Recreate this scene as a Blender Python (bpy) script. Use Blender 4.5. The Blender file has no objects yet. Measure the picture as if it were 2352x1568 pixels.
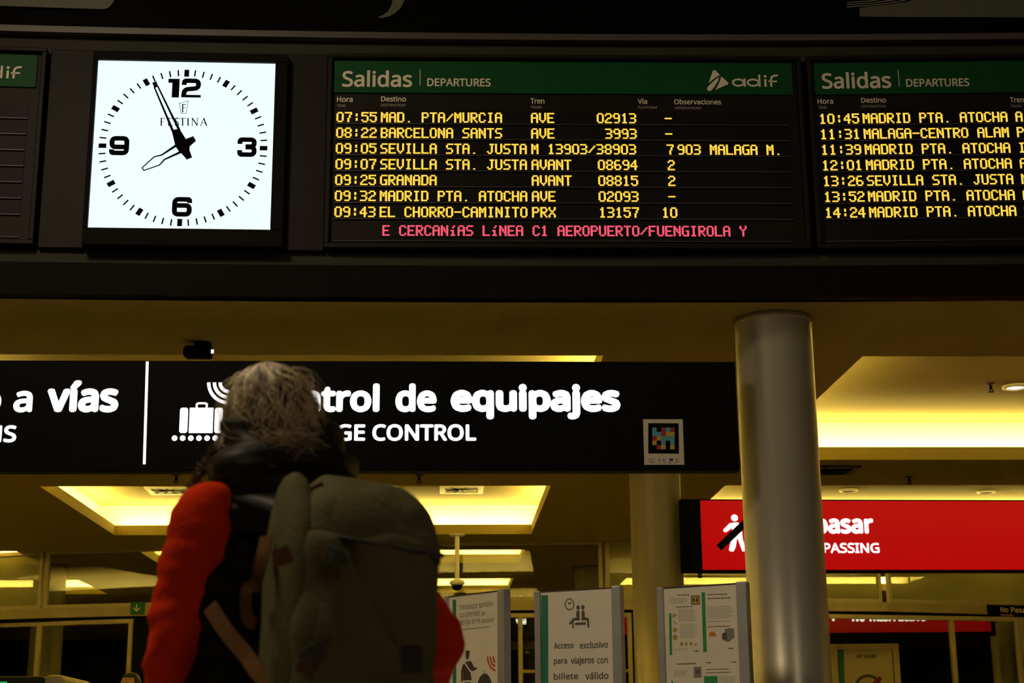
import bpy, math, random, os
from mathutils import Vector, Matrix, noise

C = bpy.context.scene.collection
SC = bpy.context.scene
random.seed(7)
PI = math.pi
R_ = math.radians

# ------------------------------------------------------------------ camera
FPX, PITCH, YAW, ROLL, CAMZ = 3600.0, R_(14.57), R_(2.52), 0.0085, 1.0
CAM = Vector((0, 0, CAMZ))
FWD = Vector((math.sin(YAW) * math.cos(PITCH), math.cos(YAW) * math.cos(PITCH), math.sin(PITCH)))
_R0 = Vector((math.cos(YAW), -math.sin(YAW), 0))
_U0 = _R0.cross(FWD)
RGT = _R0 * math.cos(ROLL) - _U0 * math.sin(ROLL)
UPV = _R0 * math.sin(ROLL) + _U0 * math.cos(ROLL)
cd = bpy.data.cameras.new('camera')
cd.sensor_width = 36
cd.lens = FPX / 2352 * 36
cd.clip_end = 200
cd.dof.use_dof = True
cd.dof.focus_distance = 8.4
cd.dof.aperture_fstop = 5.6
co = bpy.data.objects.new('camera', cd)
co.matrix_world = Matrix(((RGT.x, UPV.x, -FWD.x, 0), (RGT.y, UPV.y, -FWD.y, 0), (RGT.z, UPV.z, -FWD.z, CAMZ), (0, 0, 0, 1)))
C.objects.link(co)
SC.camera = co

# ------------------------------------------------------------------ world, exposure
w = bpy.data.worlds.new('world')
SC.world = w
w.use_nodes = True
w.node_tree.nodes['Background'].inputs[0].default_value = (1.0, 0.86, 0.55, 1)
w.node_tree.nodes['Background'].inputs[1].default_value = 0.012
SC.view_settings.view_transform = 'Standard'
SC.view_settings.look = 'None'
SC.view_settings.gamma = 1
SC.view_settings.use_curve_mapping = False
SC.view_settings.exposure = 0.0
COVE_W = 15.0          # watts per metre of the tubes hidden in the ceiling coves
COVE_COL = (1.0, 0.79, 0.22)


def area(name, loc, rot, sx, sy, power, col):
    l = bpy.data.lights.new(name, 'AREA')
    l.shape = 'RECTANGLE'
    l.size, l.size_y = sx, sy
    l.energy = power
    l.color = col
    o = bpy.data.objects.new(name, l)
    o.location = loc
    o.rotation_euler = rot
    C.objects.link(o)
    return o


# unseen fill lamps added overhead to light the person, stands and column
area('added_fill_lamp', (-2.7, 3.3, 6.0), (R_(6), R_(-16), 0), 1.0, 1.4, 180, (1.0, 0.80, 0.52))
area('added_fill_lamp', (3.0, -1.2, 6.4), (R_(36), R_(10), 0), 1.5, 2.0, 48, (1.0, 0.82, 0.58))

# ------------------------------------------------------------------ geometry helpers


def ray(px, py):
    return FWD * FPX + RGT * (px - 1176) - UPV * (py - 784)


def at(px, py, Y):
    d = ray(px, py)
    return CAM + d * (Y / d.y)


def atz(px, py, z):
    d = ray(px, py)
    return CAM + d * ((z - CAMZ) / d.z)


class Fr:
    """Upright frame: local x to the right, y away from the viewer, z up."""

    def __init__(s, o, a=0.0):
        s.o = Vector(o)
        s.a = a
        s.ax = Vector((math.cos(a), math.sin(a), 0))
        s.ay = Vector((-math.sin(a), math.cos(a), 0))
        s.az = Vector((0, 0, 1))

    @staticmethod
    def two(p, q):
        f = Fr(p, math.atan2(q.y - p.y, q.x - p.x))
        return f

    def w(s, x, y, z):
        return s.o + s.ax * x + s.ay * y + s.az * z

    def loc(s, px, py, y=0.0):
        d = ray(px, py)
        n = s.ay
        p = CAM + d * ((s.o + n * y - CAM).dot(n) / d.dot(n))
        v = p - s.o
        return v.dot(s.ax), v.z

    def mat(s):
        return Matrix.Translation(s.o) @ Matrix.Rotation(s.a, 4, 'Z')


WORLD = Fr((0, 0, 0))
FRM = {}


class MB:
    def __init__(s):
        s.v, s.f, s.m = [], [], []

    def add(s, vs, fs, m=0):
        b = len(s.v)
        s.v += [Vector(x) for x in vs]
        s.f += [tuple(i + b for i in f) for f in fs]
        s.m += [m] * len(fs)

    def box(s, fr, x0, x1, y0, y1, z0, z1, m=0):
        p = [fr.w(x, y, z) for z in (z0, z1) for y in (y0, y1) for x in (x0, x1)]
        s.add(p, [(0, 1, 5, 4), (1, 3, 7, 5), (3, 2, 6, 7), (2, 0, 4, 6), (4, 5, 7, 6), (2, 3, 1, 0)], m)

    def poly(s, fr, pts, y, t=0.0, m=0):
        """Flat polygon seen from the front (-y); t > 0 gives it thickness behind."""
        n = len(pts)
        a = sum(pts[i][0] * pts[(i + 1) % n][1] - pts[(i + 1) % n][0] * pts[i][1] for i in range(n))
        if a < 0:
            pts = pts[::-1]
        f = [fr.w(x, y, z) for x, z in pts]
        if t:
            g = [fr.w(x, y + t, z) for x, z in pts]
            s.add(f + g, [tuple(range(n)), tuple(range(2 * n - 1, n - 1, -1))] + [(i, i + n, (i + 1) % n + n, (i + 1) % n) for i in range(n)], m)
        else:
            s.add(f, [tuple(range(n))], m)

    def stroke(s, fr, pts, wd, y, closed=False, m=0):
        """Flat ribbon of width wd (number or list) along pts."""
        n = len(pts)
        P = [Vector(p) for p in pts]
        L, Rr = [], []
        for i in range(n):
            a = P[(i - 1) % n] if (closed or i > 0) else P[i]
            b = P[(i + 1) % n] if (closed or i < n - 1) else P[i]
            d1 = (P[i] - a).normalized() if (P[i] - a).length > 1e-9 else None
            d2 = (b - P[i]).normalized() if (b - P[i]).length > 1e-9 else None
            d1 = d1 or d2
            d2 = d2 or d1
            t = (d1 + d2)
            t = t.normalized() if t.length > 1e-6 else d1
            nrm = Vector((-t.y, t.x))
            k = max(0.35, nrm.dot(Vector((-d1.y, d1.x))))
            h = (wd[i] if isinstance(wd, (list, tuple)) else wd) / 2 / k
            L.append(P[i] + nrm * h)
            Rr.append(P[i] - nrm * h)
        vs = [fr.w(p.x, y, p.y) for p in L] + [fr.w(p.x, y, p.y) for p in Rr]
        q = range(n) if closed else range(n - 1)
        s.add(vs, [(i + n, (i + 1) % n + n, (i + 1) % n, i) for i in q], m)

    def disc(s, fr, cx, cz, rx, rz, y, n=28, t=0.0, m=0):
        s.poly(fr, [(cx + rx * math.cos(2 * PI * i / n), cz + rz * math.sin(2 * PI * i / n)) for i in range(n)], y, t, m)

    def tube(s, pts, rad, n=10, cap=True, m=0):
        pts = [Vector(p) for p in pts]
        rr = rad if isinstance(rad, (list, tuple)) else [rad] * len(pts)
        t0 = (pts[1] - pts[0]).normalized()
        u = t0.orthogonal().normalized()
        vs, k = [], len(pts)
        for i, p in enumerate(pts):
            t = (pts[min(i + 1, k - 1)] - pts[max(i - 1, 0)]).normalized()
            u = (u - t * u.dot(t)).normalized()
            v = t.cross(u)
            for j in range(n):
                a = 2 * PI * j / n
                vs.append(p + (u * math.cos(a) + v * math.sin(a)) * rr[i])
        fs = [(i * n + j, i * n + (j + 1) % n, (i + 1) * n + (j + 1) % n, (i + 1) * n + j) for i in range(k - 1) for j in range(n)]
        if cap:
            fs += [tuple(range(n - 1, -1, -1)), tuple((k - 1) * n + j for j in range(n))]
        s.add(vs, fs, m)

    def lathe(s, c, prof, n=32, m=0):
        """prof: list of (radius, z) about the vertical through c."""
        c = Vector(c)
        vs = [c + Vector((r * math.cos(2 * PI * j / n), r * math.sin(2 * PI * j / n), z)) for r, z in prof for j in range(n)]
        k = len(prof)
        fs = [(i * n + j, i * n + (j + 1) % n, (i + 1) * n + (j + 1) % n, (i + 1) * n + j) for i in range(k - 1) for j in range(n)]
        fs += [tuple(range(n - 1, -1, -1)), tuple((k - 1) * n + j for j in range(n))]
        s.add(vs, fs, m)

    def loft(s, rings, n=28, m=0):
        """rings: (centre, u vector, v vector, superellipse exponent)."""
        vs = []
        for c, u, v, e in rings:
            for j in range(n):
                a = 2 * PI * j / n
                ca, sa = math.cos(a), math.sin(a)
                x = math.copysign(abs(ca) ** (2 / e), ca)
                y = math.copysign(abs(sa) ** (2 / e), sa)
                vs.append(Vector(c) + Vector(u) * x + Vector(v) * y)
        k = len(rings)
        fs = [(i * n + j, i * n + (j + 1) % n, (i + 1) * n + (j + 1) % n, (i + 1) * n + j) for i in range(k - 1) for j in range(n)]
        fs += [tuple(range(n - 1, -1, -1)), tuple((k - 1) * n + j for j in range(n))]
        s.add(vs, fs, m)

    def ball(s, c, u, v, w_, n=20, k=12, e=1.0, m=0):
        c, u, v, w_ = Vector(c), Vector(u), Vector(v), Vector(w_)
        s.loft([(c + w_ * (-math.cos(PI * i / k)), u * max(1e-3, math.sin(PI * i / k) ** e), v * max(1e-3, math.sin(PI * i / k) ** e), 2) for i in range(k + 1)], n, m)

    def wrinkle(s, amp, sc, seed=0.0, stretch=(1, 1, 1), start=0):
        """Cloth folds: push the vertices along a smooth noise field."""
        nv = len(s.v)
        nr = [Vector((0, 0, 0)) for _ in range(nv)]
        for f in s.f:
            if f[0] < start:
                continue
            a, b, c = s.v[f[0]], s.v[f[1]], s.v[f[2]]
            q = (b - a).cross(c - a)
            for i in f:
                nr[i] += q
        off = Vector((seed * 3.7, seed * 1.3, seed * 2.1))
        for i in range(start, nv):
            if nr[i].length > 0:
                p = Vector((s.v[i].x * stretch[0], s.v[i].y * stretch[1], s.v[i].z * stretch[2])) * sc + off
                s.v[i] = s.v[i] + nr[i].normalized() * amp * noise.noise(p)

    def build(s, name, mats, parent=None, smooth=False, bevel=0.0, sub=0, kind=None, label=None, frame=None):
        me = bpy.data.meshes.new(name)
        M = FRM[parent.name] if parent is not None else (frame.mat() if frame else Matrix.Identity(4))
        Mi = M.inverted()
        me.from_pydata([Mi @ v for v in s.v], [], s.f)
        for mm in (mats if isinstance(mats, (list, tuple)) else [mats]):
            me.materials.append(mm)
        if any(s.m):
            me.polygons.foreach_set('material_index', s.m)
        if smooth:
            me.polygons.foreach_set('use_smooth', [True] * len(me.polygons))
        me.update()
        o = bpy.data.objects.new(name, me)
        C.objects.link(o)
        if parent is not None:
            o.parent = parent
        else:
            o.matrix_world = M
        FRM[o.name] = M
        if bevel:
            b = o.modifiers.new('bevel', 'BEVEL')
            b.width = bevel
            b.segments = 2
            b.limit_method = 'ANGLE'
        if sub:
            q = o.modifiers.new('sub', 'SUBSURF')
            q.levels = q.render_levels = sub
        if kind:
            o['kind'] = kind
        if label:
            o['label'] = label
        return o


def tag(o, label, cat, group=None, kind=None):
    o['label'] = label
    o['category'] = cat
    if group:
        o['group'] = group
    if kind:
        o['kind'] = kind
    return o


def thing(name, fr, label, cat, group=None, kind=None):
    o = bpy.data.objects.new(name, None)
    o.empty_display_size = 0.1
    C.objects.link(o)
    o.matrix_world = fr.mat()
    FRM[o.name] = fr.mat()
    return tag(o, label, cat, group, kind)


def copy_tree(o, parent=None):
    c = o.copy()
    C.objects.link(c)
    c.parent = parent
    FRM[c.name] = FRM.get(o.name, Matrix.Identity(4))
    for ch in [x for x in bpy.data.objects if x.parent == o]:
        copy_tree(ch, c)
    return c


# ------------------------------------------------------------------ materials
def mat(name, col, rough=0.6, metal=0.0, var=0.12, scale=9.0, emit=None, es=1.0, bump=0.0, bscale=60.0, stretch=None, spec=0.5, sheen=0.0):
    m = bpy.data.materials.new(name)
    m.use_nodes = True
    nt = m.node_tree
    b = nt.nodes['Principled BSDF']
    b.inputs['Roughness'].default_value = rough
    b.inputs['Metallic'].default_value = metal
    b.inputs['Specular IOR Level'].default_value = spec
    if sheen:
        b.inputs['Sheen Weight'].default_value = sheen
    if emit:
        b.inputs['Base Color'].default_value = (*col, 1)
        b.inputs['Emission Color'].default_value = (*emit, 1)
        b.inputs['Emission Strength'].default_value = es
        return m
    tc = nt.nodes.new('ShaderNodeTexCoord')
    mp = nt.nodes.new('ShaderNodeMapping')
    nt.links.new(tc.outputs['Object'], mp.inputs['Vector'])
    if stretch:
        mp.inputs['Scale'].default_value = stretch
    nz = nt.nodes.new('ShaderNodeTexNoise')
    nz.inputs['Scale'].default_value = scale
    nz.inputs['Detail'].default_value = 5
    nt.links.new(mp.outputs['Vector'], nz.inputs['Vector'])
    cr = nt.nodes.new('ShaderNodeValToRGB')
    cr.color_ramp.elements[0].position = 0.3
    cr.color_ramp.elements[1].position = 0.7
    cr.color_ramp.elements[0].color = (*[c * (1 - var) for c in col], 1)
    cr.color_ramp.elements[1].color = (*[min(1, c * (1 + var)) for c in col], 1)
    nt.links.new(nz.outputs['Fac'], cr.inputs['Fac'])
    nt.links.new(cr.outputs['Color'], b.inputs['Base Color'])
    if bump:
        n2 = nt.nodes.new('ShaderNodeTexNoise')
        n2.inputs['Scale'].default_value = bscale
        n2.inputs['Detail'].default_value = 4
        nt.links.new(mp.outputs['Vector'], n2.inputs['Vector'])
        bp = nt.nodes.new('ShaderNodeBump')
        bp.inputs['Strength'].default_value = bump
        bp.inputs['Distance'].default_value = 0.01
        nt.links.new(n2.outputs['Fac'], bp.inputs['Height'])
        nt.links.new(bp.outputs['Normal'], b.inputs['Normal'])
    return m


def noemit(m):
    m.cycles.emission_sampling = 'NONE'
    return m


M = {}
M['floor'] = mat('stone_floor', (0.50, 0.46, 0.38), 0.35, var=0.1, scale=2)
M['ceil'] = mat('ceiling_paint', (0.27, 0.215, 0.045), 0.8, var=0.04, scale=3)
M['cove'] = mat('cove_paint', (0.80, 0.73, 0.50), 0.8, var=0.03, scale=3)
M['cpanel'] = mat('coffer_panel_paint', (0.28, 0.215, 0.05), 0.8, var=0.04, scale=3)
M['fascia'] = mat('fascia_dark_metal', (0.0048, 0.0044, 0.003), 0.55, var=0.15, spec=0.06)
M['fascia_lo'] = mat('fascia_soffit_metal', (0.005, 0.0047, 0.004), 0.6, var=0.15, spec=0.05)
M['strip'] = mat('fascia_grey_green_strip', (0.032, 0.033, 0.021), 0.6, var=0.1, spec=0.12)
M['mould'] = mat('moulding_brown', (0.05, 0.038, 0.03), 0.45, var=0.1)
M['black'] = mat('black_panel', (0.0015, 0.0015, 0.0012), 0.6, var=0.2, spec=0.03)
M['gloss'] = mat('black_sign_face', (0.003, 0.003, 0.003), 0.5, var=0.1, spec=0.05)
M['housing'] = mat('board_housing_brown_black', (0.0075, 0.0055, 0.0038), 0.5, var=0.1, spec=0.12)
M['recess'] = mat('led_window_black', (0.004, 0.003, 0.003), 0.5, var=0.1, spec=0.12)
M['lip'] = mat('row_rail', (0.030, 0.024, 0.018), 0.45)
M['green'] = mat('header_green', (0.002, 0.060, 0.013), 0.5, var=0.06, spec=0.12)
M['print'] = mat('printed_cream_lettering', (0.74, 0.66, 0.52), 0.6, var=0.05)
M['print_dim'] = mat('printed_grey_lettering', (0.34, 0.30, 0.25), 0.6, var=0.05)
M['amber'] = noemit(mat('amber_led', (0.1, 0.05, 0.0), emit=(1.0, 0.56, 0.055), es=1.65))
M['pinkled'] = noemit(mat('red_led', (0.1, 0.0, 0.01), emit=(1.0, 0.10, 0.17), es=1.25))
M['dial'] = mat('backlit_clock_dial', (0.12, 0.12, 0.12), emit=(0.82, 0.96, 1.0), es=1.0)
M['ink'] = mat('clock_black', (0.002, 0.002, 0.003), 0.7, var=0.1, spec=0.03)
M['signwhite'] = mat('backlit_white_lettering', (0.8, 0.8, 0.8), emit=(0.93, 0.92, 1.0), es=1.05)
M['signred'] = mat('backlit_red_face', (0.03, 0.0, 0.0), 0.35, spec=0.15, emit=(0.44, 0.0, 0.002), es=1.0)
M['signreddim'] = mat('backlit_red_face_far', (0.1, 0.0, 0.0), 0.4, emit=(0.22, 0.0, 0.002), es=0.8)
M['steel'] = mat('brushed_column_steel', (0.43, 0.40, 0.33), 0.34, metal=0.45, var=0.07, scale=14, stretch=(1, 1, 0.05))
M['alu'] = mat('aluminium_post', (0.42, 0.42, 0.43), 0.42, metal=0.6, var=0.06)
M['paper'] = mat('white_poster', (0.66, 0.61, 0.51), 0.55, var=0.03)
M['ptext'] = mat('poster_grey_print', (0.085, 0.075, 0.065), 0.7)
M['ptext2'] = mat('poster_faint_print', (0.30, 0.28, 0.24), 0.7)
M['pgreen'] = mat('poster_green', (0.015, 0.17, 0.085), 0.6)
M['porange'] = mat('poster_orange', (0.55, 0.20, 0.03), 0.6)
M['pred'] = mat('poster_red', (0.50, 0.05, 0.03), 0.6)
M['pyellow'] = mat('poster_yellow', (0.40, 0.28, 0.05), 0.6)
M['frame'] = mat('glass_wall_frame', (0.50, 0.44, 0.28), 0.5, metal=0.2, var=0.06)
M['lintel'] = mat('glass_wall_lintel', (0.42, 0.36, 0.20), 0.5, metal=0.2, var=0.10, scale=5)
M['darkwall'] = mat('dark_back_wall', (0.018, 0.02, 0.016), 0.7, var=0.3, scale=1.5, spec=0.12)
M['grey'] = mat('pale_grey_screen', (0.075, 0.078, 0.05), 0.6, var=0.05)
M['white'] = mat('white_metal', (0.75, 0.73, 0.66), 0.4, var=0.04)
M['lamp'] = mat('downlight_lens', (0.9, 0.9, 0.9), emit=(1.0, 0.93, 0.75), es=3.0)
M['lampoff'] = mat('downlight_ring', (0.85, 0.83, 0.75), 0.35)
M['cyan'] = mat('sticker_blue', (0.06, 0.28, 0.38), 0.6)
M['srd'] = mat('sticker_red', (0.30, 0.006, 0.012), 0.6)
M['syl'] = mat('sticker_yellow', (0.42, 0.30, 0.01), 0.6)
M['navy'] = mat('sticker_navy', (0.02, 0.02, 0.16), 0.6)
M['skin'] = mat('skin', (0.52, 0.30, 0.20), 0.5, var=0.05)
M['hair'] = mat('grey_blond_hair', (0.25, 0.178, 0.09), 0.5, var=0.35, scale=40, spec=0.6)
M['hairdark'] = mat('dark_hair', (0.012, 0.010, 0.008), 0.5)
M['red_fleece'] = mat('red_fleece', (0.47, 0.022, 0.001), 0.9, var=0.10, scale=14, bump=0.25, bscale=90, spec=0.05)
M['vest'] = mat('black_nylon', (0.006, 0.006, 0.005), 0.55, var=0.2, bump=0.2, bscale=30, spec=0.12)
M['hood'] = mat('black_nylon_hood', (0.009, 0.008, 0.005), 0.55, var=0.2, bump=0.25, bscale=25, spec=0.12)
M['trouser'] = mat('dark_denim', (0.02, 0.022, 0.03), 0.8)
M['shoe'] = mat('dark_shoe', (0.02, 0.018, 0.016), 0.6)
M['pack'] = mat('olive_canvas', (0.075, 0.069, 0.029), 0.85, var=0.15, scale=12, bump=0.2, bscale=120, spec=0.1)
M['packdark'] = mat('dark_olive_trim', (0.014, 0.013, 0.009), 0.8)
M['web'] = mat('brown_webbing', (0.085, 0.038, 0.009), 0.8, var=0.12, scale=40, spec=0.08)
M['buckle'] = mat('grey_plastic', (0.035, 0.034, 0.030), 0.5, spec=0.2)
M['tag'] = mat('black_label', (0.012, 0.012, 0.012), 0.6)
M['machine'] = mat('machine_dark', (0.03, 0.04, 0.025), 0.5, spec=0.12)
M['beige'] = mat('machine_beige', (0.48, 0.43, 0.26), 0.5)
M['glow'] = noemit(mat('green_indicator', (0, 0.1, 0), emit=(0.02, 0.5, 0.08), es=0.8))

g = bpy.data.materials.new('clear_glass')
g.use_nodes = True
nt = g.node_tree
nt.nodes.remove(nt.nodes['Principled BSDF'])
_tr = nt.nodes.new('ShaderNodeBsdfTransparent')
_tr.inputs[0].default_value = (0.78, 0.80, 0.70, 1)
_gl = nt.nodes.new('ShaderNodeBsdfGlossy')
_gl.inputs['Roughness'].default_value = 0.02
_lw = nt.nodes.new('ShaderNodeFresnel')
_lw.inputs['IOR'].default_value = 1.5
_mx = nt.nodes.new('ShaderNodeMixShader')
nt.links.new(_lw.outputs[0], _mx.inputs[0])
nt.links.new(_tr.outputs[0], _mx.inputs[1])
nt.links.new(_gl.outputs[0], _mx.inputs[2])
nt.links.new(_mx.outputs[0], nt.nodes['Material Output'].inputs['Surface'])
M['glass'] = g
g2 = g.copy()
g2.name = 'glass_painted_veil'
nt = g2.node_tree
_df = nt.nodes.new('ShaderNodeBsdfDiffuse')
_df.inputs[0].default_value = (0.58, 0.57, 0.27, 1)  # pale veil of lit ceiling and reflection, painted into the glass colour
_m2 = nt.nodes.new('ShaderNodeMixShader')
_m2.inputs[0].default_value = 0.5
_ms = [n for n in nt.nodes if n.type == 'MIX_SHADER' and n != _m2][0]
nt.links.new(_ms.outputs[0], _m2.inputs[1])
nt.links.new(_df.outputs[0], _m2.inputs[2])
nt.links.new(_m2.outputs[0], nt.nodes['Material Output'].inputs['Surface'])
M['painted_veil'] = g2

# ------------------------------------------------------------------ lettering
FONT = None
try:
    _fp = os.path.join(bpy.utils.system_resource('DATAFILES', path='fonts'), 'NotoSansHebrew-Regular.woff2')
    if os.path.exists(_fp):
        FONT = bpy.data.fonts.load(_fp)
except Exception:
    FONT = None
_TX = {}


def glyphs(body):
    if body in _TX:
        return _TX[body]
    cu = bpy.data.curves.new('t', 'FONT')
    cu.body = body
    cu.resolution_u = 5
    if FONT:
        cu.font = FONT
    o = bpy.data.objects.new('t', cu)
    C.objects.link(o)
    dg = bpy.context.evaluated_depsgraph_get()
    me = bpy.data.meshes.new_from_object(o.evaluated_get(dg))
    vs = [(v.co.x, v.co.y) for v in me.vertices]
    fs = [tuple(p.vertices) for p in me.polygons]
    bpy.data.meshes.remove(me)
    bpy.data.objects.remove(o)
    bpy.data.curves.remove(cu)
    x0, x1 = min(v[0] for v in vs), max(v[0] for v in vs)
    y0, y1 = min(v[1] for v in vs), max(v[1] for v in vs)
    _TX[body] = ([((a - x0) / (x1 - x0), (b - y0) / (y1 - y0)) for a, b in vs], fs)
    return _TX[body]


def text_box(mb, fr, body, x0, x1, z0, z1, y=-0.002, bold=0.0, m=0):
    """Lettering whose ink fills the box x0..x1, z0..z1 of the frame's plane."""
    vs, fs = glyphs(body)
    b = bold * (z1 - z0)
    offs = [(0, 0)] if not b else [(b * math.cos(a), b * math.sin(a)) for a in [i * PI / 4 for i in range(8)]]
    for k, (dx, dz) in enumerate(offs):
        mb.add([fr.w(x0 + b + u * (x1 - x0 - 2 * b) + dx, y - 0.00004 * k, z0 + b + v * (z1 - z0 - 2 * b) + dz) for u, v in vs], fs, m)


def text_px(mb, fr, body, px0, py0, px1, py1, y=-0.002, bold=0.0, m=0):
    """The same, the box given by the corners seen at (px0, py0) and (px1, py1), taken to the frame's plane."""
    ym = (py0 + py1) / 2
    x0, _ = fr.loc(px0, ym, y)
    x1, _ = fr.loc(px1, ym, y)
    _, z1 = fr.loc((px0 + px1) / 2, py0, y)
    _, z0 = fr.loc((px0 + px1) / 2, py1, y)
    text_box(mb, fr, body, x0, x1, z0, z1, y, bold, m)


def P(fr, pts, y=0.0):
    return [fr.loc(a, b, y) for a, b in pts]


def arc(cx, cz, r, a0, a1, n=14, rz=None):
    rz = rz or r
    return [(cx + r * math.cos(R_(a0 + (a1 - a0) * i / n)), cz + rz * math.sin(R_(a0 + (a1 - a0) * i / n))) for i in range(n + 1)]


LED = {
    '0': '01110 10001 10001 10001 10001 10001 01110', '1': '00100 01100 00100 00100 00100 00100 01110',
    '2': '01110 10001 00001 00110 01000 10000 11111', '3': '11110 00001 00001 01110 00001 00001 11110',
    '4': '00010 00110 01010 10010 11111 00010 00010', '5': '11111 10000 11110 00001 00001 10001 01110',
    '6': '01110 10000 10000 11110 10001 10001 01110', '7': '11111 00001 00010 00010 00100 00100 00100',
    '8': '01110 10001 10001 01110 10001 10001 01110', '9': '01110 10001 10001 01111 00001 00001 01110',
    ':': '00000 00100 00100 00000 00100 00100 00000', '.': '00000 00000 00000 00000 00000 00000 00100',
    '/': '00000 00001 00010 00100 01000 10000 00000', '-': '00000 00000 00000 11111 00000 00000 00000',
    'A': '01110 10001 10001 11111 10001 10001 10001', 'B': '11110 10001 10001 11110 10001 10001 11110',
    'C': '01110 10001 10000 10000 10000 10001 01110', 'D': '11110 10001 10001 10001 10001 10001 11110',
    'E': '11111 10000 10000 11110 10000 10000 11111', 'F': '11111 10000 10000 11110 10000 10000 10000',
    'G': '01111 10000 10000 10011 10001 10001 01111', 'H': '10001 10001 10001 11111 10001 10001 10001',
    'I': '01110 00100 00100 00100 00100 00100 01110', 'J': '00111 00010 00010 00010 00010 10010 01100',
    'L': '10000 10000 10000 10000 10000 10000 11111', 'M': '10001 11011 10101 10101 10001 10001 10001',
    'N': '10001 11001 10101 10101 10011 10001 10001', 'O': '01110 10001 10001 10001 10001 10001 01110',
    'P': '11110 10001 10001 11110 10000 10000 10000', 'R': '11110 10001 10001 11110 10100 10010 10001',
    'S': '01111 10000 10000 01110 00001 00001 11110', 'T': '11111 00100 00100 00100 00100 00100 00100',
    'U': '10001 10001 10001 10001 10001 10001 01110', 'V': '10001 10001 10001 10001 10001 01010 00100',
    'X': '10001 10001 01010 00100 01010 10001 10001', 'Y': '10001 10001 01010 00100 00100 00100 00100',
    'i': '00010 00100 00000 01100 00100 00100 01110',
}


def led(mb, fr, s, x, z1, pitch, h, y):
    """Dot-matrix lettering: every lamp of the matrix its own small square."""
    sx, sz = pitch / 12.4, h / 14
    for k, ch in enumerate(s):
        if ch == ' ':
            continue
        rows = LED[ch].split()
        for r, bits in enumerate(rows):
            cols = sorted({2 * c + d for c, b in enumerate(bits) if b == '1' for d in (0, 1, 2)})
            for c in cols:
                for e in (0, 1):
                    a = x + k * pitch + c * sx
                    t = z1 - (2 * r + e) * sz
                    mb.add([fr.w(a, y, t - sz * 0.86), fr.w(a + sx * 0.88, y, t - sz * 0.86), fr.w(a + sx * 0.88, y, t), fr.w(a, y, t)], [(0, 1, 2, 3)])

# ------------------------------------------------------------------ the setting: floor, fascia, ceiling
XC = -0.05


def YF(X):
    return 7.95 - 0.0078 * (X - XC) ** 2


def zf(py):
    return at(1176, py, 7.95).z


def on_fascia(px, py=340):
    p = at(px, py, 7.95)
    p = at(px, py, YF(p.x))
    f = Fr((p.x, YF(p.x), 0), math.atan(-2 * 0.0078 * (p.x - XC)))
    return f


mb = MB()
mb.box(WORLD, -14, 14, -5, 36, -0.1, 0)
tag(mb.build('floor', M['floor']), 'pale stone floor of the station hall', 'floor', kind='structure')


def fascia(name, z0, z1, y0, th, m, label):
    mb = MB()
    xs = [-7 + 0.4 * i for i in range(42)]
    sec = [(y0, z0), (y0 + th, z0), (y0 + th, z1), (y0, z1)]
    vs = [(x, YF(x) + a, b) for x in xs for a, b in sec]
    fs = [(4 * i + j, 4 * i + (j + 1) % 4, 4 * i + 4 + (j + 1) % 4, 4 * i + 4 + j) for i in range(len(xs) - 1) for j in range(4)]
    fs += [(3, 2, 1, 0), tuple(4 * (len(xs) - 1) + j for j in range(4))]
    mb.add(vs, fs)
    o = mb.build(name, m, smooth=False)
    return tag(o, label, 'fascia', kind='structure')


fascia('wall_front', zf(612), zf(96), 0.10, 0.12, M['fascia'], 'dark curved fascia wall that carries the clock and boards')
fascia('trim_1', zf(684), zf(612), -0.01, 0.10, M['fascia_lo'], 'black lower band of the fascia over the yellow ceiling')
fascia('trim_2', zf(611), zf(576), 0.06, 0.05, M['strip'], 'grey-green strip running below the departure boards')
fascia('trim_3', zf(130), zf(93), 0.06, 0.05, M['strip'], 'grey-green strip running above the departure boards')
fascia('trim_4', zf(91), zf(83.5), 0.0, 0.10, M['mould'], 'lower brown moulding rail above the departure boards')
fascia('trim_5', zf(80), zf(73.5), 0.02, 0.08, M['mould'], 'upper thin brown moulding rail under the black banner')
fascia('wall_upper', zf(73), 5.7, 0.08, 0.1, M['black'], 'black wall above the fascia mouldings')

ZC = at(1176, 684, 7.95).z
ZP = ZC + 0.36
cx = [(-8.30, -5.05), (-3.62, 0.96), (2.55, 7.10)]
cy = [(9.2, 12.75), (14.05, 17.35), (18.75, 20.1), (22.0, 24.0)]


def cyr(i, j):
    a, b = cy[i]
    return (a, b)


mb = MB()
xs = sorted({-14, 14, *[v for p in cx for v in p]})
ys = sorted({7.97, 34.0, *[v for p in cy for v in p]})
for i in range(len(xs) - 1):
    for j in range(len(ys) - 1):
        if any(abs(a - xs[i]) < 1e-6 for a, b in cx) and any(abs(a - ys[j]) < 1e-6 for a, b in cy):
            continue
        mb.add([(xs[i], ys[j], ZC), (xs[i], ys[j + 1], ZC), (xs[i + 1], ys[j + 1], ZC), (xs[i + 1], ys[j], ZC)], [(0, 1, 2, 3)])
tag(mb.build('ceiling', M['ceil']), 'low cream ceiling with lit coffers beyond the fascia', 'ceiling', kind='structure')

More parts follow.
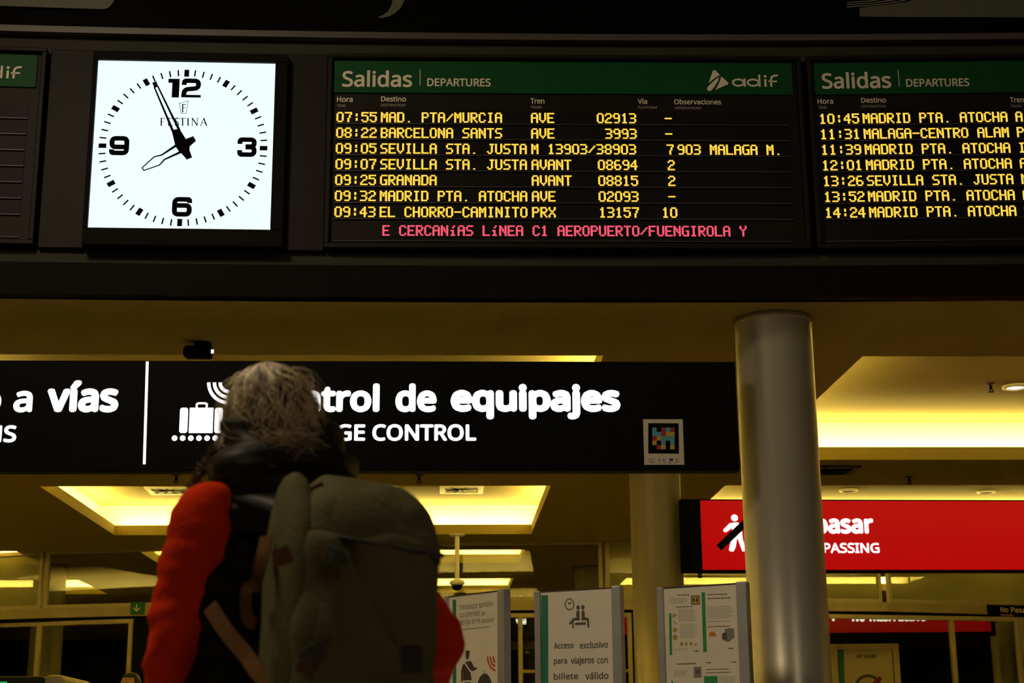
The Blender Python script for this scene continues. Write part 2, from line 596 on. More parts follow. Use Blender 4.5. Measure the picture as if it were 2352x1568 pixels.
CW = 0.22
names_x = ['left-hand', 'middle', 'right-hand']
names_y = ['first row behind the black sign', 'second row in front of the glass wall', 'first row beyond the glass wall', 'far row beyond the glass wall']
for i, (y0, y1) in enumerate(cy):
    for j, (x0, x1) in enumerate(cx):
        t = thing('ceiling_coffer', Fr(((x0 + x1) / 2, (y0 + y1) / 2, ZC)), '%s lit ceiling coffer of the %s' % (names_x[j], names_y[i]), 'ceiling coffer', 'recessed ceiling coffers', 'structure')
        a = MB()
        for (p, q, r, s) in ((x0 - 0.02, x1 + 0.02, y1, y1 + 0.02), (x0 - 0.02, x1 + 0.02, y0 - 0.02, y0), (x0 - 0.02, x0, y0, y1), (x1, x1 + 0.02, y0, y1)):
            a.box(WORLD, p, q, r, s, ZC + 0.001, ZC + 0.11)
        a.build('lip', M['ceil'], t)
        b = MB()
        X0, X1, Y0, Y1 = x0 - CW, x1 + CW, y0 - CW, y1 + CW
        zt = ZC + 0.03
        b.add([(X0, Y0, zt), (X1, Y0, zt), (X1, Y1, zt), (X0, Y1, zt), (X0, Y0, ZP), (X1, Y0, ZP), (X1, Y1, ZP), (X0, Y1, ZP), (x0, y0, zt), (x1, y0, zt), (x1, y1, zt), (x0, y1, zt)],
              [(0, 1, 5, 4), (1, 2, 6, 5), (2, 3, 7, 6), (3, 0, 4, 7), (0, 8, 9, 1), (1, 9, 10, 2), (2, 10, 11, 3), (3, 11, 8, 0)])
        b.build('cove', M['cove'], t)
        c = MB()
        c.add([(X0, Y0, ZP), (X1, Y0, ZP), (X1, Y1, ZP), (X0, Y1, ZP)], [(0, 1, 2, 3)])
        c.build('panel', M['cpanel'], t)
        zl = ZC + 0.085
        pw = COVE_W * (1.0, 1.0, 1.1, 1.1)[i]
        for (lx, ly, sx, sy) in (((x0 + x1) / 2, y1 + 0.12, x1 - x0, 0.06), ((x0 + x1) / 2, y0 - 0.12, x1 - x0, 0.06), (x0 - 0.12, (y0 + y1) / 2, 0.06, y1 - y0), (x1 + 0.12, (y0 + y1) / 2, 0.06, y1 - y0)):
            area('cove_tube', (lx, ly, zl), (PI, 0, 0), sx, sy, pw * max(sx, sy), COVE_COL)

# walls beyond the glass
for n, (x0, x1, y0, y1) in {'wall_back': (-14, 14, 33.9, 34.1), 'wall_left': (-14.1, -13.9, 8.3, 34), 'wall_right': (13.9, 14.1, 8.3, 34)}.items():
    mb = MB()
    mb.box(WORLD, x0, x1, y0, y1, 0, ZC)
    tag(mb.build(n, M['darkwall']), {'wall_back': 'dark wall far beyond the glass doors', 'wall_left': 'dark side wall on the left of the hall', 'wall_right': 'dark side wall on the right of the hall'}[n], 'wall', kind='structure')


def column(px, py, Y, r, label):
    p = at(px, py, Y)
    mb = MB()
    mb.lathe((p.x, Y, 0), [(r + 0.015, 0), (r + 0.015, 0.12), (r, 0.125), (r, ZC - 0.035), (r + 0.006, ZC - 0.03), (r + 0.006, ZC)], 72)
    o = mb.build('column', M['steel'], smooth=False, frame=Fr((p.x, Y, 0)))
    for q in o.data.polygons:
        q.use_smooth = abs(q.normal.z) < 0.2
    return tag(o, label, 'column', kind='structure')


column(1776, 760, 8.37, 0.212, 'thick brushed steel column in front, at the end of the black sign')
column(1507, 1200, 12.98, 0.212, 'steel column lit yellow, at the left end of the red sign')
column(1352, 1300, 20.6, 0.2, 'dark column beyond the glass wall, behind the middle notice stand')
column(2312, 1500, 21.6, 0.2, 'grey column beyond the glass door, below the small no entry sign')
column(105, 1480, 20.2, 0.2, 'dim yellow column beyond the glass door, left of the person')

# ------------------------------------------------------------------ glass wall
XG = 0.9


def YG(X):
    return 18.0 + 0.026 * (X - XG) ** 2


def pw(px):
    p = at(px, 1390, 18)
    for _ in range(4):
        p = at(px, 1390, YG(p.x))
    return Vector((p.x, p.y, 0))


def zg(py):
    return at(1230, py, 18.0).z


Z_LO, Z_LI, Z_UP, Z_TOP = zg(1407), zg(1379), zg(1372), zg(1240)


def pane(name, pxa, pxb, z0, z1, fw, label, cat, mull=(), bottom=True, dep=0.06, gm='glass'):
    a, b = pw(pxa), pw(pxb)
    fr = Fr.two(a, b)
    L = (b - a).length
    t = thing(name, fr, label, cat, None, 'structure')
    f = MB()
    f.box(fr, 0, fw, 0, dep, z0, z1)
    f.box(fr, L - fw, L, 0, dep, z0, z1)
    f.box(fr, fw, L - fw, 0, dep, z1 - fw, z1)
    if bottom:
        f.box(fr, fw, L - fw, 0, dep, z0, z0 + fw)
    f.build('window_frame', M['frame'], t, bevel=0.004)
    for q in mull:
        x = (pw(q) - a).length
        m_ = MB()
        m_.box(fr, x - fw / 2, x + fw / 2, -0.005, dep, z0 + fw, z1 - fw)
        m_.build('mullion', M['frame'], t, bevel=0.004)
    gl = MB()
    gl.box(fr, fw * 0.5, L - fw * 0.5, dep * 0.4, dep * 0.4 + 0.012, z0 + fw * 0.5, z1 - fw * 0.5)
    gl.build('glass', M[gm], t)
    return t, fr


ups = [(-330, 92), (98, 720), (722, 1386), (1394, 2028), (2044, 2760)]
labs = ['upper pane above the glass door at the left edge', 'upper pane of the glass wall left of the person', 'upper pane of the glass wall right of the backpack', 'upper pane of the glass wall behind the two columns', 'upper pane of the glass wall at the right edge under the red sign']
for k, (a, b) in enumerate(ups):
    pane('window_%d' % (k + 1), a, b, Z_UP - 0.03, Z_TOP, 0.045, labs[k], 'window', gm=('painted_veil', 'glass', 'glass', 'painted_veil', 'painted_veil')[k])
lows = [(-330, 306, (84,), 'glass door left of the person with a yellow metal frame'), (1046, 1450, (1195,), 'glass door in the middle behind the notice stands'), (1880, 2338, (2188,), 'glass door behind the no entry poster'), (2342, 2760, (), 'glass door at the right edge under the small no entry sign')]
for k, (a, b, mu, l) in enumerate(lows):
    pane('door_%d' % (k + 1), a, b, 0, Z_LO, 0.05, l, 'glass door', mu)
for k, (a, b) in enumerate([(-330, 95), (95, 721), (721, 1390), (1390, 2036), (2036, 2760)]):
    fr = Fr.two(pw(a), pw(b))
    L = (pw(b) - pw(a)).length
    mb = MB()
    mb.box(fr, 0, L, -0.02, 0.12, Z_LO + 0.035, Z_LI + 0.005)
    mb.box(fr, 0, L, 0.02, 0.10, Z_LO, Z_LO + 0.035, 1)
    mb.box(fr, 0, L, 0.0, 0.08, Z_TOP, ZC, 1)
    tag(mb.build('trim_%d' % (6 + k), [M['lintel'], M['fascia']], frame=fr), ['lintel beam at the left edge over the glass door', 'lintel beam carrying the small green arrow sign', 'lintel beam behind the backpack and notice stands', 'lintel beam behind the two columns', 'lintel beam carrying the small no entry sign'][k], 'lintel', kind='structure')
for k, (a, b, l) in enumerate([(306, 345, 'dark jamb beside the left glass door'), (345, 1046, 'dark wall section behind the person'), (1450, 1880, 'dark wall section behind the columns')]):
    fr = Fr.two(pw(a), pw(b))
    L = (pw(b) - pw(a)).length
    mb = MB()
    mb.box(fr, 0.01, L - 0.01, 0.02, 0.10, 0, Z_LO)
    tag(mb.build('wall_section_%d' % (k + 1), M['fascia'], frame=fr), l, 'wall', kind='structure')


# ------------------------------------------------------------------ departure boards
def logo(mb, fr, x0, x1, z0, z1, y):
    """Triangular railway emblem and its lettering, drawn in the box."""
    S = lambda px, pz: (x0 + (px - 1352) / (1877 - 1352) * (x1 - x0), z1 - (pz - 190) / (342 - 190) * (z1 - z0))
    k = (x1 - x0) / (1877 - 1352)
    for pts in ([(1402, 196), (1412, 191), (1424, 196), (1452, 226), (1420, 244), (1391, 266), (1368, 284)],
                [(1462, 236), (1508, 278), (1512, 286), (1507, 293), (1414, 333), (1436, 300), (1450, 268)],
                [(1446, 240), (1436, 268), (1412, 306), (1384, 338), (1372, 342), (1358, 338), (1353, 326), (1360, 312), (1392, 282), (1420, 258)]):
        mb.poly(fr, [S(*p) for p in pts], y)
    E_ = lambda cx, cy, rx, ry, wd, a0=0, a1=360: mb.stroke(fr, [S(cx + rx * math.cos(R_(a0 + (a1 - a0) * i / 24)), cy + ry * math.sin(R_(a0 + (a1 - a0) * i / 24))) for i in range(25 if abs(a1 - a0) < 359 else 24)], wd * k, y, abs(a1 - a0) > 359)
    Ln = lambda pts, wd: mb.stroke(fr, [S(*p) for p in pts], wd * k, y)
    E_(1584, 280, 40, 23, 14)
    Ln([(1630, 251), (1630, 309)], 15)
    E_(1692, 280, 40, 23, 14)
    Ln([(1739, 222), (1739, 309)], 15)
    Ln([(1782, 254), (1782, 309)], 16)
    mb.disc(fr, *S(1782, 234), 11 * k, 10 * k, y)
    Ln([(1824, 309), (1824, 258), (1830, 240), (1848, 229), (1876, 227)], 15)
    Ln([(1804, 270), (1868, 270)], 12)


F1 = on_fascia(1300)


def L1(px, py, y=-0.003):
    return F1.loc(px, py, y)


HX0, HX1 = L1(765, 300)[0], L1(1827, 300)[0]
HZ1, HZ0 = L1(1296, 142)[1], L1(1296, 214)[1]
OX0, OX1 = L1(750, 300)[0], L1(1848, 300)[0]
OZ1, OZ0 = L1(1300, 128)[1], L1(1300, 571)[1]
ROWP = (L1(1100, 256.5)[1] - L1(1100, 473.2)[1]) / 6
ROWZ = L1(1100, 256.8)[1]
LH = L1(1100, 256.8)[1] - L1(1100, 280.2)[1]
UPX = (L1(1465, 400)[0] - L1(770, 400)[0]) / 695.0
CHP = 18.88 * UPX


def bx(px):
    return L1(px, 380)[0]


def departure_board(fr, label, rows, ticker, titles=True, amber=None):
    t = thing('departure_board', Fr(fr.w(0, 0, OZ0), fr.a), label, 'departure board', 'departure boards on the fascia')
    FRM[t.name] = t.matrix_world.copy()
    h = MB()
    h.box(fr, OX0, OX1, 0.012, 0.12, OZ0, OZ1)
    e = 0.026
    for b in ((OX0, OX1, OZ1 - e * 0.9, OZ1), (OX0, OX1, OZ0, OZ0 + e), (OX0, OX0 + e, OZ0 + e, OZ1 - e * 0.9), (OX1 - e, OX1, OZ0 + e, OZ1 - e * 0.9)):
        h.box(fr, b[0], b[1], -0.02, 0.012, b[2], b[3])
    h.build('housing', M['housing'], t, bevel=0.004)
    a = MB()
    a.box(fr, HX0, HX1, 0.0, 0.012, HZ0, HZ1)
    hp = a.build('header_panel', M['green'], t)
    tb = MB()
    if titles:
        text_box(tb, fr, 'Salidas', bx(782), bx(945), L1(863, 199.5)[1], L1(863, 161)[1], -0.001, 0.030)
        tb.stroke(fr, [(bx(963.5), L1(963, 196)[1]), (bx(963.5), L1(963, 158)[1])], 1.6 * UPX, -0.001)
        tb.build('title_lettering', M['print'], hp)
        tb = MB()
        text_box(tb, fr, 'DEPARTURES', bx(980), bx(1128), L1(1054, 198)[1], L1(1054, 179.5)[1], -0.001, 0.03)
        tb.build('subtitle_lettering', M['print'], hp)
    tb = MB()
    logo(tb, fr, bx(1631), bx(1798.5), L1(1700, 209)[1], L1(1700, 160.6)[1], -0.001)
    tb.build('railway_logo', M['print'], hp)
    if titles:
        for s, s2, x0, x1, x2 in (('Hora', 'TIME', 770, 807, 791), ('Destino', 'DESTINATION', 873, 931, 929), ('Tren', 'TRAIN', 1220.5, 1253, 1246), ('Vía', 'PLATFORM', 1470, 1492, 1514), ('Observaciones', 'OBSERVATIONS', 1554.6, 1664, 1617)):
            c1, c2 = MB(), MB()
            zt = {'Hora': 219.6, 'Destino': 218.5, 'Tren': 223.5, 'Vía': 224, 'Observaciones': 225}[s]
            text_box(c1, fr, s, bx(x0), bx(x1), L1(x0, zt + 12.3)[1], L1(x0, zt)[1], 0.0105, 0.03)
            text_box(c2, fr, s2, bx(x0), bx(x2), L1(x0, zt + 23.5)[1], L1(x0, zt + 17.5)[1], 0.0105, 0.02)
            c1.build('column_heading', M['print'], t)
            c2.build('column_subheading', M['print_dim'], t)
    for i in range(7):
        zt = ROWZ - i * ROWP
        r = MB()
        for xa, xb in ((768, 868), (871, 1216), (1219, 1468), (1471, 1552.5), (1555.5, 1818)):
            r.box(fr, bx(xa), bx(xb), 0.008, 0.013, zt - LH * 1.12, zt + LH * 0.15)
        row = r.build('display_row', M['recess'], t)
        q = MB()
        q.box(fr, bx(768), bx(1818), 0.0, 0.0125, zt - LH * 1.20, zt - LH * 1.13)
        q.build('rail', M['lip'], row)
        if rows and i < len(rows):
            lt = MB()
            for x, s in rows[i]:
                led(lt, fr, s, bx(x), zt, CHP * (1.015 if ':' in s else 1.0), LH, 0.0075)
            lt.build('led_lettering', M['amber'], row)
    r = MB()
    zt = L1(1300, 516.5)[1]
    r.box(fr, bx(874), bx(1721), 0.008, 0.013, zt - LH * 1.12, zt + LH * 0.25)
    row = r.build('ticker_row', M['recess'], t)
    if ticker:
        lt = MB()
        led(lt, fr, ticker, bx(880), zt, 18.98 * UPX, LH, 0.0075)
        lt.build('led_lettering', M['pinkled'], row)
    q = MB()
    q.box(fr, bx(768), bx(1818), 0.004, 0.0125, L1(1300, 553.5)[1], L1(1300, 552)[1])
    q.build('rail', M['lip'], t)
    return t


def right(s, px):
    return (px - 18.88 * len(s) + 3, s)


R1 = [[(770, '07:55'), (873, 'MAD. PTA/MURCIA'), (1221, 'AVE'), right('02913', 1465), right('-', 1547)],
      [(770, '08:22'), (873, 'BARCELONA SANTS'), (1221, 'AVE'), right('3993', 1465), right('-', 1547)],
      [(770, '09:05'), (873, 'SEVILLA STA. JUSTA'), (1221, 'M 13903/38903'), right('7', 1549), (1558, '903 MALAGA M.')],
      [(770, '09:07'), (873, 'SEVILLA STA. JUSTA'), (1221, 'AVANT'), right('08694', 1465), right('2', 1550)],
      [(770, '09:25'), (873, 'GRANADA'), (1221, 'AVANT'), right('08815', 1465), right('2', 1550)],
      [(770, '09:32'), (873, 'MADRID PTA. ATOCHA'), (1221, 'AVE'), right('02093', 1465), right('-', 1549)],
      [(770, '09:43'), (873, 'EL CHORRO-CAMINITO'), (1221, 'PRX'), right('13157', 1465), right('10', 1552)]]
departure_board(F1, 'departure board with lit amber rows and a pink message line, right of the clock', R1, 'E CERCANiAS LiNEA C1 AEROPUERTO/FUENGIROLA Y')
R2 = [[(771, a), (873, b), (1229, c)] for a, b, c in (('10:45', 'MADRID PTA. ATOCHA', 'A'), ('11:31', 'MALAGA-CENTRO ALAM', 'P'), ('11:39', 'MADRID PTA. ATOCHA', 'I'), ('12:01', 'MADRID PTA. ATOCHA', 'A'), ('13:26', 'SEVILLA STA. JUSTA', 'M'), ('13:52', 'MADRID PTA. ATOCHA', 'A'), ('14:24', 'MADRID PTA. ATOCHA', 'A'))]


def shifted(px_edge, local_edge, py=178):
    """Frame on the fascia whose local_edge falls where px_edge is seen."""
    px = px_edge + (1300 - 765 if px_edge > 1000 else -530)
    f = on_fascia(px)
    for _ in range(6):
        d = f.loc(px_edge, py, 0)[0] - local_edge
        X = f.o.x + d * math.cos(f.a)
        f = Fr((X, YF(X), 0), math.atan(-2 * 0.0078 * (X - XC)))
    return f


departure_board(shifted(1868.5, HX0), 'departure board cut off by the right edge, with amber rows and an empty message line', R2, None)
departure_board(shifted(83, HX1), 'unlit board at the left edge with a green header and blank rows', None, None, titles=False)
mb = MB()
for a, b in ((100, 203), (658, 748)):
    f0, f1 = on_fascia(a), on_fascia(b)
    p, q = f0.o, f1.o
    f = Fr.two(p, q)
    mb.box(f, 0, (q - p).length, 0.02, 0.09, OZ0 - 0.01, OZ1 + 0.005)
tag(mb.build('trim_12', M['housing'], bevel=0.004), 'dark brown filler panels either side of the clock', 'filler panel', kind='structure')

# ------------------------------------------------------------------ clock
FC = on_fascia(421)
t = thing('station_clock', Fr(FC.w(0, 0, FC.loc(421, 566, -0.03)[1]), FC.a), 'large square backlit clock in a dark frame, left of the departure boards', 'clock')
cl = lambda px, py: FC.loc(px, py, -0.02)
x0, x1 = (cl(220, 138)[0] + cl(208, 526)[0]) / 2, (cl(631, 147)[0] + cl(624, 529)[0]) / 2
z1, z0 = (cl(220, 138)[1] + cl(631, 147)[1]) / 2, (cl(208, 526)[1] + cl(624, 529)[1]) / 2
a = MB()
o0, o1 = cl(203, 340)[0], cl(657, 340)[0]
q0, q1 = FC.loc(421, 566, -0.03)[1], FC.loc(421, 122, -0.03)[1]
a.box(FC, o0, o1, 0.0, 0.1, q0, q1)
for b in ((o0, o1, z1, q1), (o0, o1, q0, z0), (o0, x0, z0, z1), (x1, o1, z0, z1)):
    a.box(FC, b[0], b[1], -0.045, 0.0, b[2], b[3])
a.build('clock_frame', M['fascia_lo'], t, bevel=0.005)
a = MB()
a.box(FC, x0, x1, -0.02, -0.001, z0, z1)
dial = a.build('dial', M['dial'], t)
ccx, ccz = cl(421, 337.5)
RX = cl(605, 338)[0] - ccx
mk = MB()
yq = -0.0212
for i in range(60):
    an = 2 * PI * i / 60
    d = Vector((math.sin(an), math.cos(an)))
    big = i % 5 == 0
    r0, r1 = (RX * 0.955, RX * 1.05) if big else (RX * 0.965, RX * 1.05)
    mk.stroke(FC, [(ccx + d.x * r0, ccz + d.y * r0), (ccx + d.x * r1, ccz + d.y * r1)], RX * (0.060 if big else 0.0185), yq)
mk.build('minute_marks', M['ink'], dial)


def numeral(ch, px0, py0, px1, py1):
    mb = MB()
    a, d = cl(px0, (py0 + py1) / 2)[0], cl((px0 + px1) / 2, py1)[1]
    c, b = cl(px1, (py0 + py1) / 2)[0], cl((px0 + px1) / 2, py0)[1]
    S = lambda u, v: (a + u * (c - a), d + v * (b - d))
    k = c - a

    def rr(pts, wd):
        # rounded polyline in unit coordinates
        out = []
        for i, p in enumerate(pts):
            if 0 < i < len(pts) - 1:
                p0, p2 = Vector(pts[i - 1]), Vector(pts[i + 1])
                p = Vector(p)
                r = min(0.2, (p - p0).length / 2, (p2 - p).length / 2)
                s0, s2 = p + (p0 - p).normalized() * r, p + (p2 - p).normalized() * r
                for h in range(6):
                    q = h / 5
                    out.append(tuple(s0 * (1 - q) ** 2 + p * 2 * q * (1 - q) + s2 * q * q))
            else:
                out.append(tuple(p))
        W = [wd * k] * len(out)
        mb.stroke(FC, [S(*p) for p in out], W, yq)
    T = 0.25
    h = 0.14
    if ch == '3':
        rr([(0.13, 0.66), (0.13, 0.89), (0.86, 0.89), (0.86, 0.54), (0.42, 0.53)], T)
        rr([(0.42, 0.50), (0.87, 0.49), (0.87, 0.11), (0.13, 0.11), (0.13, 0.34)], T)
    elif ch == '6':
        rr([(0.87, 0.70), (0.87, 0.89), (0.13, 0.89), (0.13, 0.11), (0.87, 0.11), (0.87, 0.57), (0.15, 0.57)], T)
    elif ch == '9':
        rr([(0.13, 0.30), (0.13, 0.11), (0.87, 0.11), (0.87, 0.89), (0.13, 0.89), (0.13, 0.43), (0.85, 0.43)], T)
    elif ch == '1':
        mb.poly(FC, [S(*p) for p in ((0, 1), (1, 1), (1, 0), (0.36, 0), (0.36, 0.78), (0, 0.78))], yq)
    elif ch == '2':
        rr([(0.13, 0.66), (0.13, 0.89), (0.86, 0.89), (0.86, 0.50), (0.16, 0.42), (0.12, 0.06)], T)
        mb.poly(FC, [S(*p) for p in ((0.0, 0.0), (1, 0.0), (1, 0.14), (0, 0.14))], yq)
    mb.build('numeral', M['ink'], dial)


numeral('1', 386, 181, 412, 224)
numeral('2', 417, 181, 462, 224)
numeral('3', 545, 316, 590, 360)
numeral('6', 395, 453, 441, 497)
numeral('9', 251, 313, 297, 356)
nm = MB()
c4 = lambda pts: [FC.loc(px, py, yq) for px, py in pts]
K = RX / 185
for L in ([(411.5, 238), (433, 231)], [(411.5, 235), (416, 261)], [(432, 232), (427.5, 261)], [(416, 260.5), (427.5, 260.5)]):
    nm.stroke(FC, c4(L), 1.0 * K, yq)
for L, wd in (([(419.5, 239), (419.5, 257)], 2.6), ([(418, 240), (426.5, 240)], 2.0), ([(419, 247), (425, 247)], 1.8), ([(417.5, 257), (422.5, 257)], 1.2)):
    nm.stroke(FC, c4(L), wd * K, yq - 0.0001)


def serif(chx, top, bot, strokes):
    for L, wd in strokes:
        nm.stroke(FC, c4([(chx + u, bot + (top - bot) * v) for u, v in L]), wd * 1.3 * K, yq - 0.0001)


tp, bt = 271, 288.5
sf = lambda u, v: ([(u - 2.0, v), (u + 2.0, v)], 0.8)
serif(368, tp, bt, [([(2.5, 0), (2.5, 1)], 2.2), ([(0.8, 0.98), (10, 0.98)], 1.0), ([(3, 0.53), (8, 0.53)], 0.9), sf(2.5, 0.02), ([(9.8, 1), (9.8, 0.8)], 0.8)])
serif(385, tp, bt, [([(2.5, 0), (2.5, 1)], 2.2), ([(0.8, 0.98), (10, 0.98)], 1.0), ([(3, 0.53), (8, 0.53)], 0.9), ([(0.8, 0.02), (11, 0.02)], 1.0), ([(10, 1), (10, 0.8)], 0.8), ([(11, 0), (11, 0.2)], 0.8)])
serif(400.5, tp, bt, [([(9, 0.86), (7, 1.0), (3.4, 0.97), (2.2, 0.78), (4, 0.6), (8, 0.42), (9.6, 0.22), (8, 0.02), (4, 0.0), (1.6, 0.16)], 1.7)])
serif(412.5, tp, bt, [([(7, 0), (7, 1)], 2.2), ([(0.5, 0.98), (13.5, 0.98)], 1.0), sf(7, 0.02), ([(0.6, 1), (0.6, 0.8)], 0.8), ([(13.4, 1), (13.4, 0.8)], 0.8)])
serif(428.5, tp, bt, [([(3.5, 0), (3.5, 1)], 2.2), sf(3.5, 0.98), sf(3.5, 0.02)])
serif(438.5, tp, bt, [([(3, 0), (3, 1)], 1.1), ([(3, 1), (14.5, 0.02)], 2.0), ([(14.5, 0), (14.5, 1)], 1.1), sf(3, 0.02), sf(14.5, 0.98), ([(1, 0.98), (3.5, 0.98)], 0.8)])
serif(459, tp, bt, [([(2, 0), (9, 1)], 1.1), ([(9, 1), (15.5, 0)], 2.1), ([(4.4, 0.36), (13, 0.36)], 0.9), sf(2, 0.02), sf(15.5, 0.02)])
nm.build('dial_lettering', M['ink'], dial)
yh = -0.034
hd = lambda pts: [FC.loc(px, py, yh) for px, py in pts]
mh = MB()
mh.poly(FC, hd([(349.5, 190), (359, 186.5), (363.5, 198), (355, 201.5)]), yh, 0.003)
mh.stroke(FC, hd([(354, 199), (379, 258), (397, 301)]), [3.4 * K, 4.6 * K, 6 * K], yh)
mh.stroke(FC, hd([(362, 197), (391, 257), (412, 299)]), [3.4 * K, 4.6 * K, 6 * K], yh)
mh.poly(FC, hd([(394, 299), (412, 295), (436, 334), (434, 341), (441, 361), (429, 366), (408, 342), (403, 336)]), yh, 0.003)
mh.build('minute_hand', M['ink'], t)
hh = MB()
yh = -0.029
hh.stroke(FC, hd([(331, 392), (326.5, 385), (354, 360), (371, 356), (403, 335)]), [2.6 * K, 2.6 * K, 2.9 * K, 3.6 * K, 6 * K], yh)
hh.stroke(FC, hd([(330, 391.5), (366, 379), (378, 366), (415, 349)]), [2.6 * K, 2.9 * K, 3.6 * K, 6 * K], yh)
hh.poly(FC, hd([(401, 333), (419, 322), (444, 312.5), (450, 323), (435, 336), (414, 352)]), yh, 0.003)
hh.build('hour_hand', M['ink'], t)
hb = MB()
hb.disc(FC, *FC.loc(421, 337, -0.036), RX * 0.075, RX * 0.075, -0.036, 24, 0.016)
hb.build('hub', M['ink'], t)

# ------------------------------------------------------------------ graphic on the banner above
f = on_fascia(1176, 40)
bn = thing('advertising_banner', Fr(f.w(0, 0.0, zf(72)), 0), 'black banner with pale shapes above the mouldings, cut by the top edge', 'banner')
mb = MB()
xs = [-4.4 + 0.4 * i for i in range(24)]
vs = [(x, YF(x) + a, b) for x in xs for a, b in ((0.03, zf(72)), (0.075, zf(72)), (0.075, zf(-160)), (0.03, zf(-160)))]
mb.add(vs, [(4 * i + j, 4 * i + (j + 1) % 4, 4 * i + 4 + (j + 1) % 4, 4 * i + 4 + j) for i in range(len(xs) - 1) for j in range(4)] + [(3, 2, 1, 0), tuple(4 * (len(xs) - 1) + j for j in range(4))])
mb.build('banner_panel', M['black'], bn)
mb, m2 = MB(), MB()
yb = 0.012
for px, pts in ((100, [(-300, 5), (-100, 10), (235, 21), (247, 19), (255, 12), (262, 2), (275, -40), (285, -80), (-300, -90)]),
                (900, [(868, 40), (876, 41.5), (892, 38), (908, 30), (920, 18), (927, 6), (931, -6), (934, -30), (905, -30), (903, -6), (899, 12), (891, 26), (880, 34)]),
                (2200, [(1975, 38), (2100, 39), (2500, 40), (2500, -60), (2092, -40), (2092, 3), (2045, 9), (1975, 18), (1974, 26)])):
    f = on_fascia(px, 40)
    mb = MB()
    mb.poly(f, [f.loc(a, b, yb) for a, b in pts], yb, 0.004)
    mb.build('pale_graphic', M['grey'], bn)
for k in range(3):
    m2.stroke(f, [f.loc(a, b - 5 * k, yb) for a, b in [(1945, 16), (2000, 12), (2060, 4), (2110, -6)]], 1.6 * UPX, yb)
m2.build('line_graphic', M['print_dim'], bn)

# ------------------------------------------------------------------ black hanging sign
YS = 8.07
FS = Fr((0, YS, 0))
sx = lambda px, py=950: FS.loc(px, py)[0]
sz = lambda py, px=1000: FS.loc(px, py)[1]
SX0, SX1 = sx(-420), sx(1694)
SZ0, SZ1 = sz(1081), sz(829)
t = thing('hanging_sign', Fr(((SX0 + SX1) / 2, YS, SZ0)), 'long black hanging sign with white lettering about platforms and luggage control', 'sign')
a = MB()
a.box(FS, SX0, SX1, 0.0, 0.10, SZ0, SZ1)
a.build('sign_body', M['gloss'], t, bevel=0.006)
a = MB()
for s, b in (('ntrol', (691, 880, 872, 946.5)), ('Co', (590, 882, 688, 946.5)), ('de', (908, 880, 1003, 946.5)), ('equipajes', (1035, 881, 1425, 963)), ('a', (31, 897, 75, 947)), ('vías', (108, 873, 273, 947))):
    a = MB()
    text_px(a, FS, s, *b, bold=0.062)
    a.build('lettering', M['signwhite'], t)
a = MB()
text_px(a, FS, 'o', -46, 897, 3, 947, bold=0.062)
a.build('lettering', M['signwhite'], t)
for s, b in (('CONTROL', (855, 973.5, 1094, 1012.5)), ('BAGGAGE', (590, 973.5, 839, 1012.5)), ('NS', (-32, 976, 38, 1016))):
    a = MB()
    text_px(a, FS, s, *b, bold=0.05)
    a.build('lettering', M['signwhite'], t)
a = MB()
k = (sx(1000) - sx(900)) / 100
a.stroke(FS, [FS.loc(338.5, 830), FS.loc(331.5, 1066)], 6.5 * k, -0.002)
a.build('divider_bar', M['signwhite'], t)
a = MB()


def rrect(fr, x0, x1, z0, z1, r, y, mb, m=0):
    pts = arc(x1 - r, z1 - r, r, 0, 90, 5) + arc(x0 + r, z1 - r, r, 90, 180, 5) + arc(x0 + r, z0 + r, r, 180, 270, 5) + arc(x1 - r, z0 + r, r, 270, 360, 5)
    mb.poly(fr, pts, y, 0, m)


lx = lambda px: FS.loc(px, 955)[0]
lz = lambda py: FS.loc(460, py)[1]
yy = -0.002
rrect(FS, lx(413), lx(432), lz(994.5), lz(936), 6 * k, yy, a)
rrect(FS, lx(435), lx(490), lz(994.5), lz(936), 1 * k, yy, a)
rrect(FS, lx(493), lx(512), lz(994.5), lz(936), 6 * k, yy, a)
a.stroke(FS, [(lx(451), lz(937)), (lx(451), lz(928)), (lx(455), lz(926)), (lx(470), lz(926)), (lx(474), lz(928)), (lx(474), lz(937))], 5 * k, yy)
for i in range(7):
    a.disc(FS, lx(403.5 + 18.6 * i), lz(1006), 6.6 * k, 6.6 * k, yy)
for r in (48, 35, 22):
    a.stroke(FS, arc(lx(525), lz(878), r * k, 180, 268), 8 * k, yy)
a.build('luggage_pictogram', M['signwhite'], t)

fr = FS
st = thing('code_sticker', Fr((sx(1524), YS - 0.002, sz(1066.5, 1524))), 'white square sticker with a coloured mosaic on the right end of the black sign', 'sticker')
a = MB()
q = lambda px, py: FS.loc(px, py, -0.004)
a.box(FS, q(1478.5, 1015)[0], q(1570, 1015)[0], -0.004, -0.0005, q(1524, 1067)[1], q(1524, 962.5)[1])
a.build('card', mat('sticker_card', (0.50, 0.44, 0.33), 0.6, var=0.03), st)
a = MB()
MAT_ST = [M['ink'], M['cyan'], M['srd'], M['syl'], M['navy'], M['ptext']]
y1 = -0.0045
a.poly(FS, [q(1489, 971.5), q(1558.5, 972), q(1559.5, 1041.5), q(1489, 1041)], y1, 0, 0)
for r, row in enumerate(['b.rbr', 'bbryy', 'rybbb', 'y.b.b', '.ry.y']):
    for c, ch in enumerate(row):
        if ch != '.':
            u, v = 1498 + 10.3 * c, 981.5 + 10.05 * r
            a.poly(FS, [q(u, v), q(u + 10.3, v), q(u + 10.3, v + 10.05), q(u, v + 10.05)], y1 - 0.0004, 0, 'xbry'.index(ch))
a.poly(FS, [q(1537.5, 1052.5), q(1546, 1052.5), q(1546, 1058), q(1537.5, 1058)], y1, 0, 4)
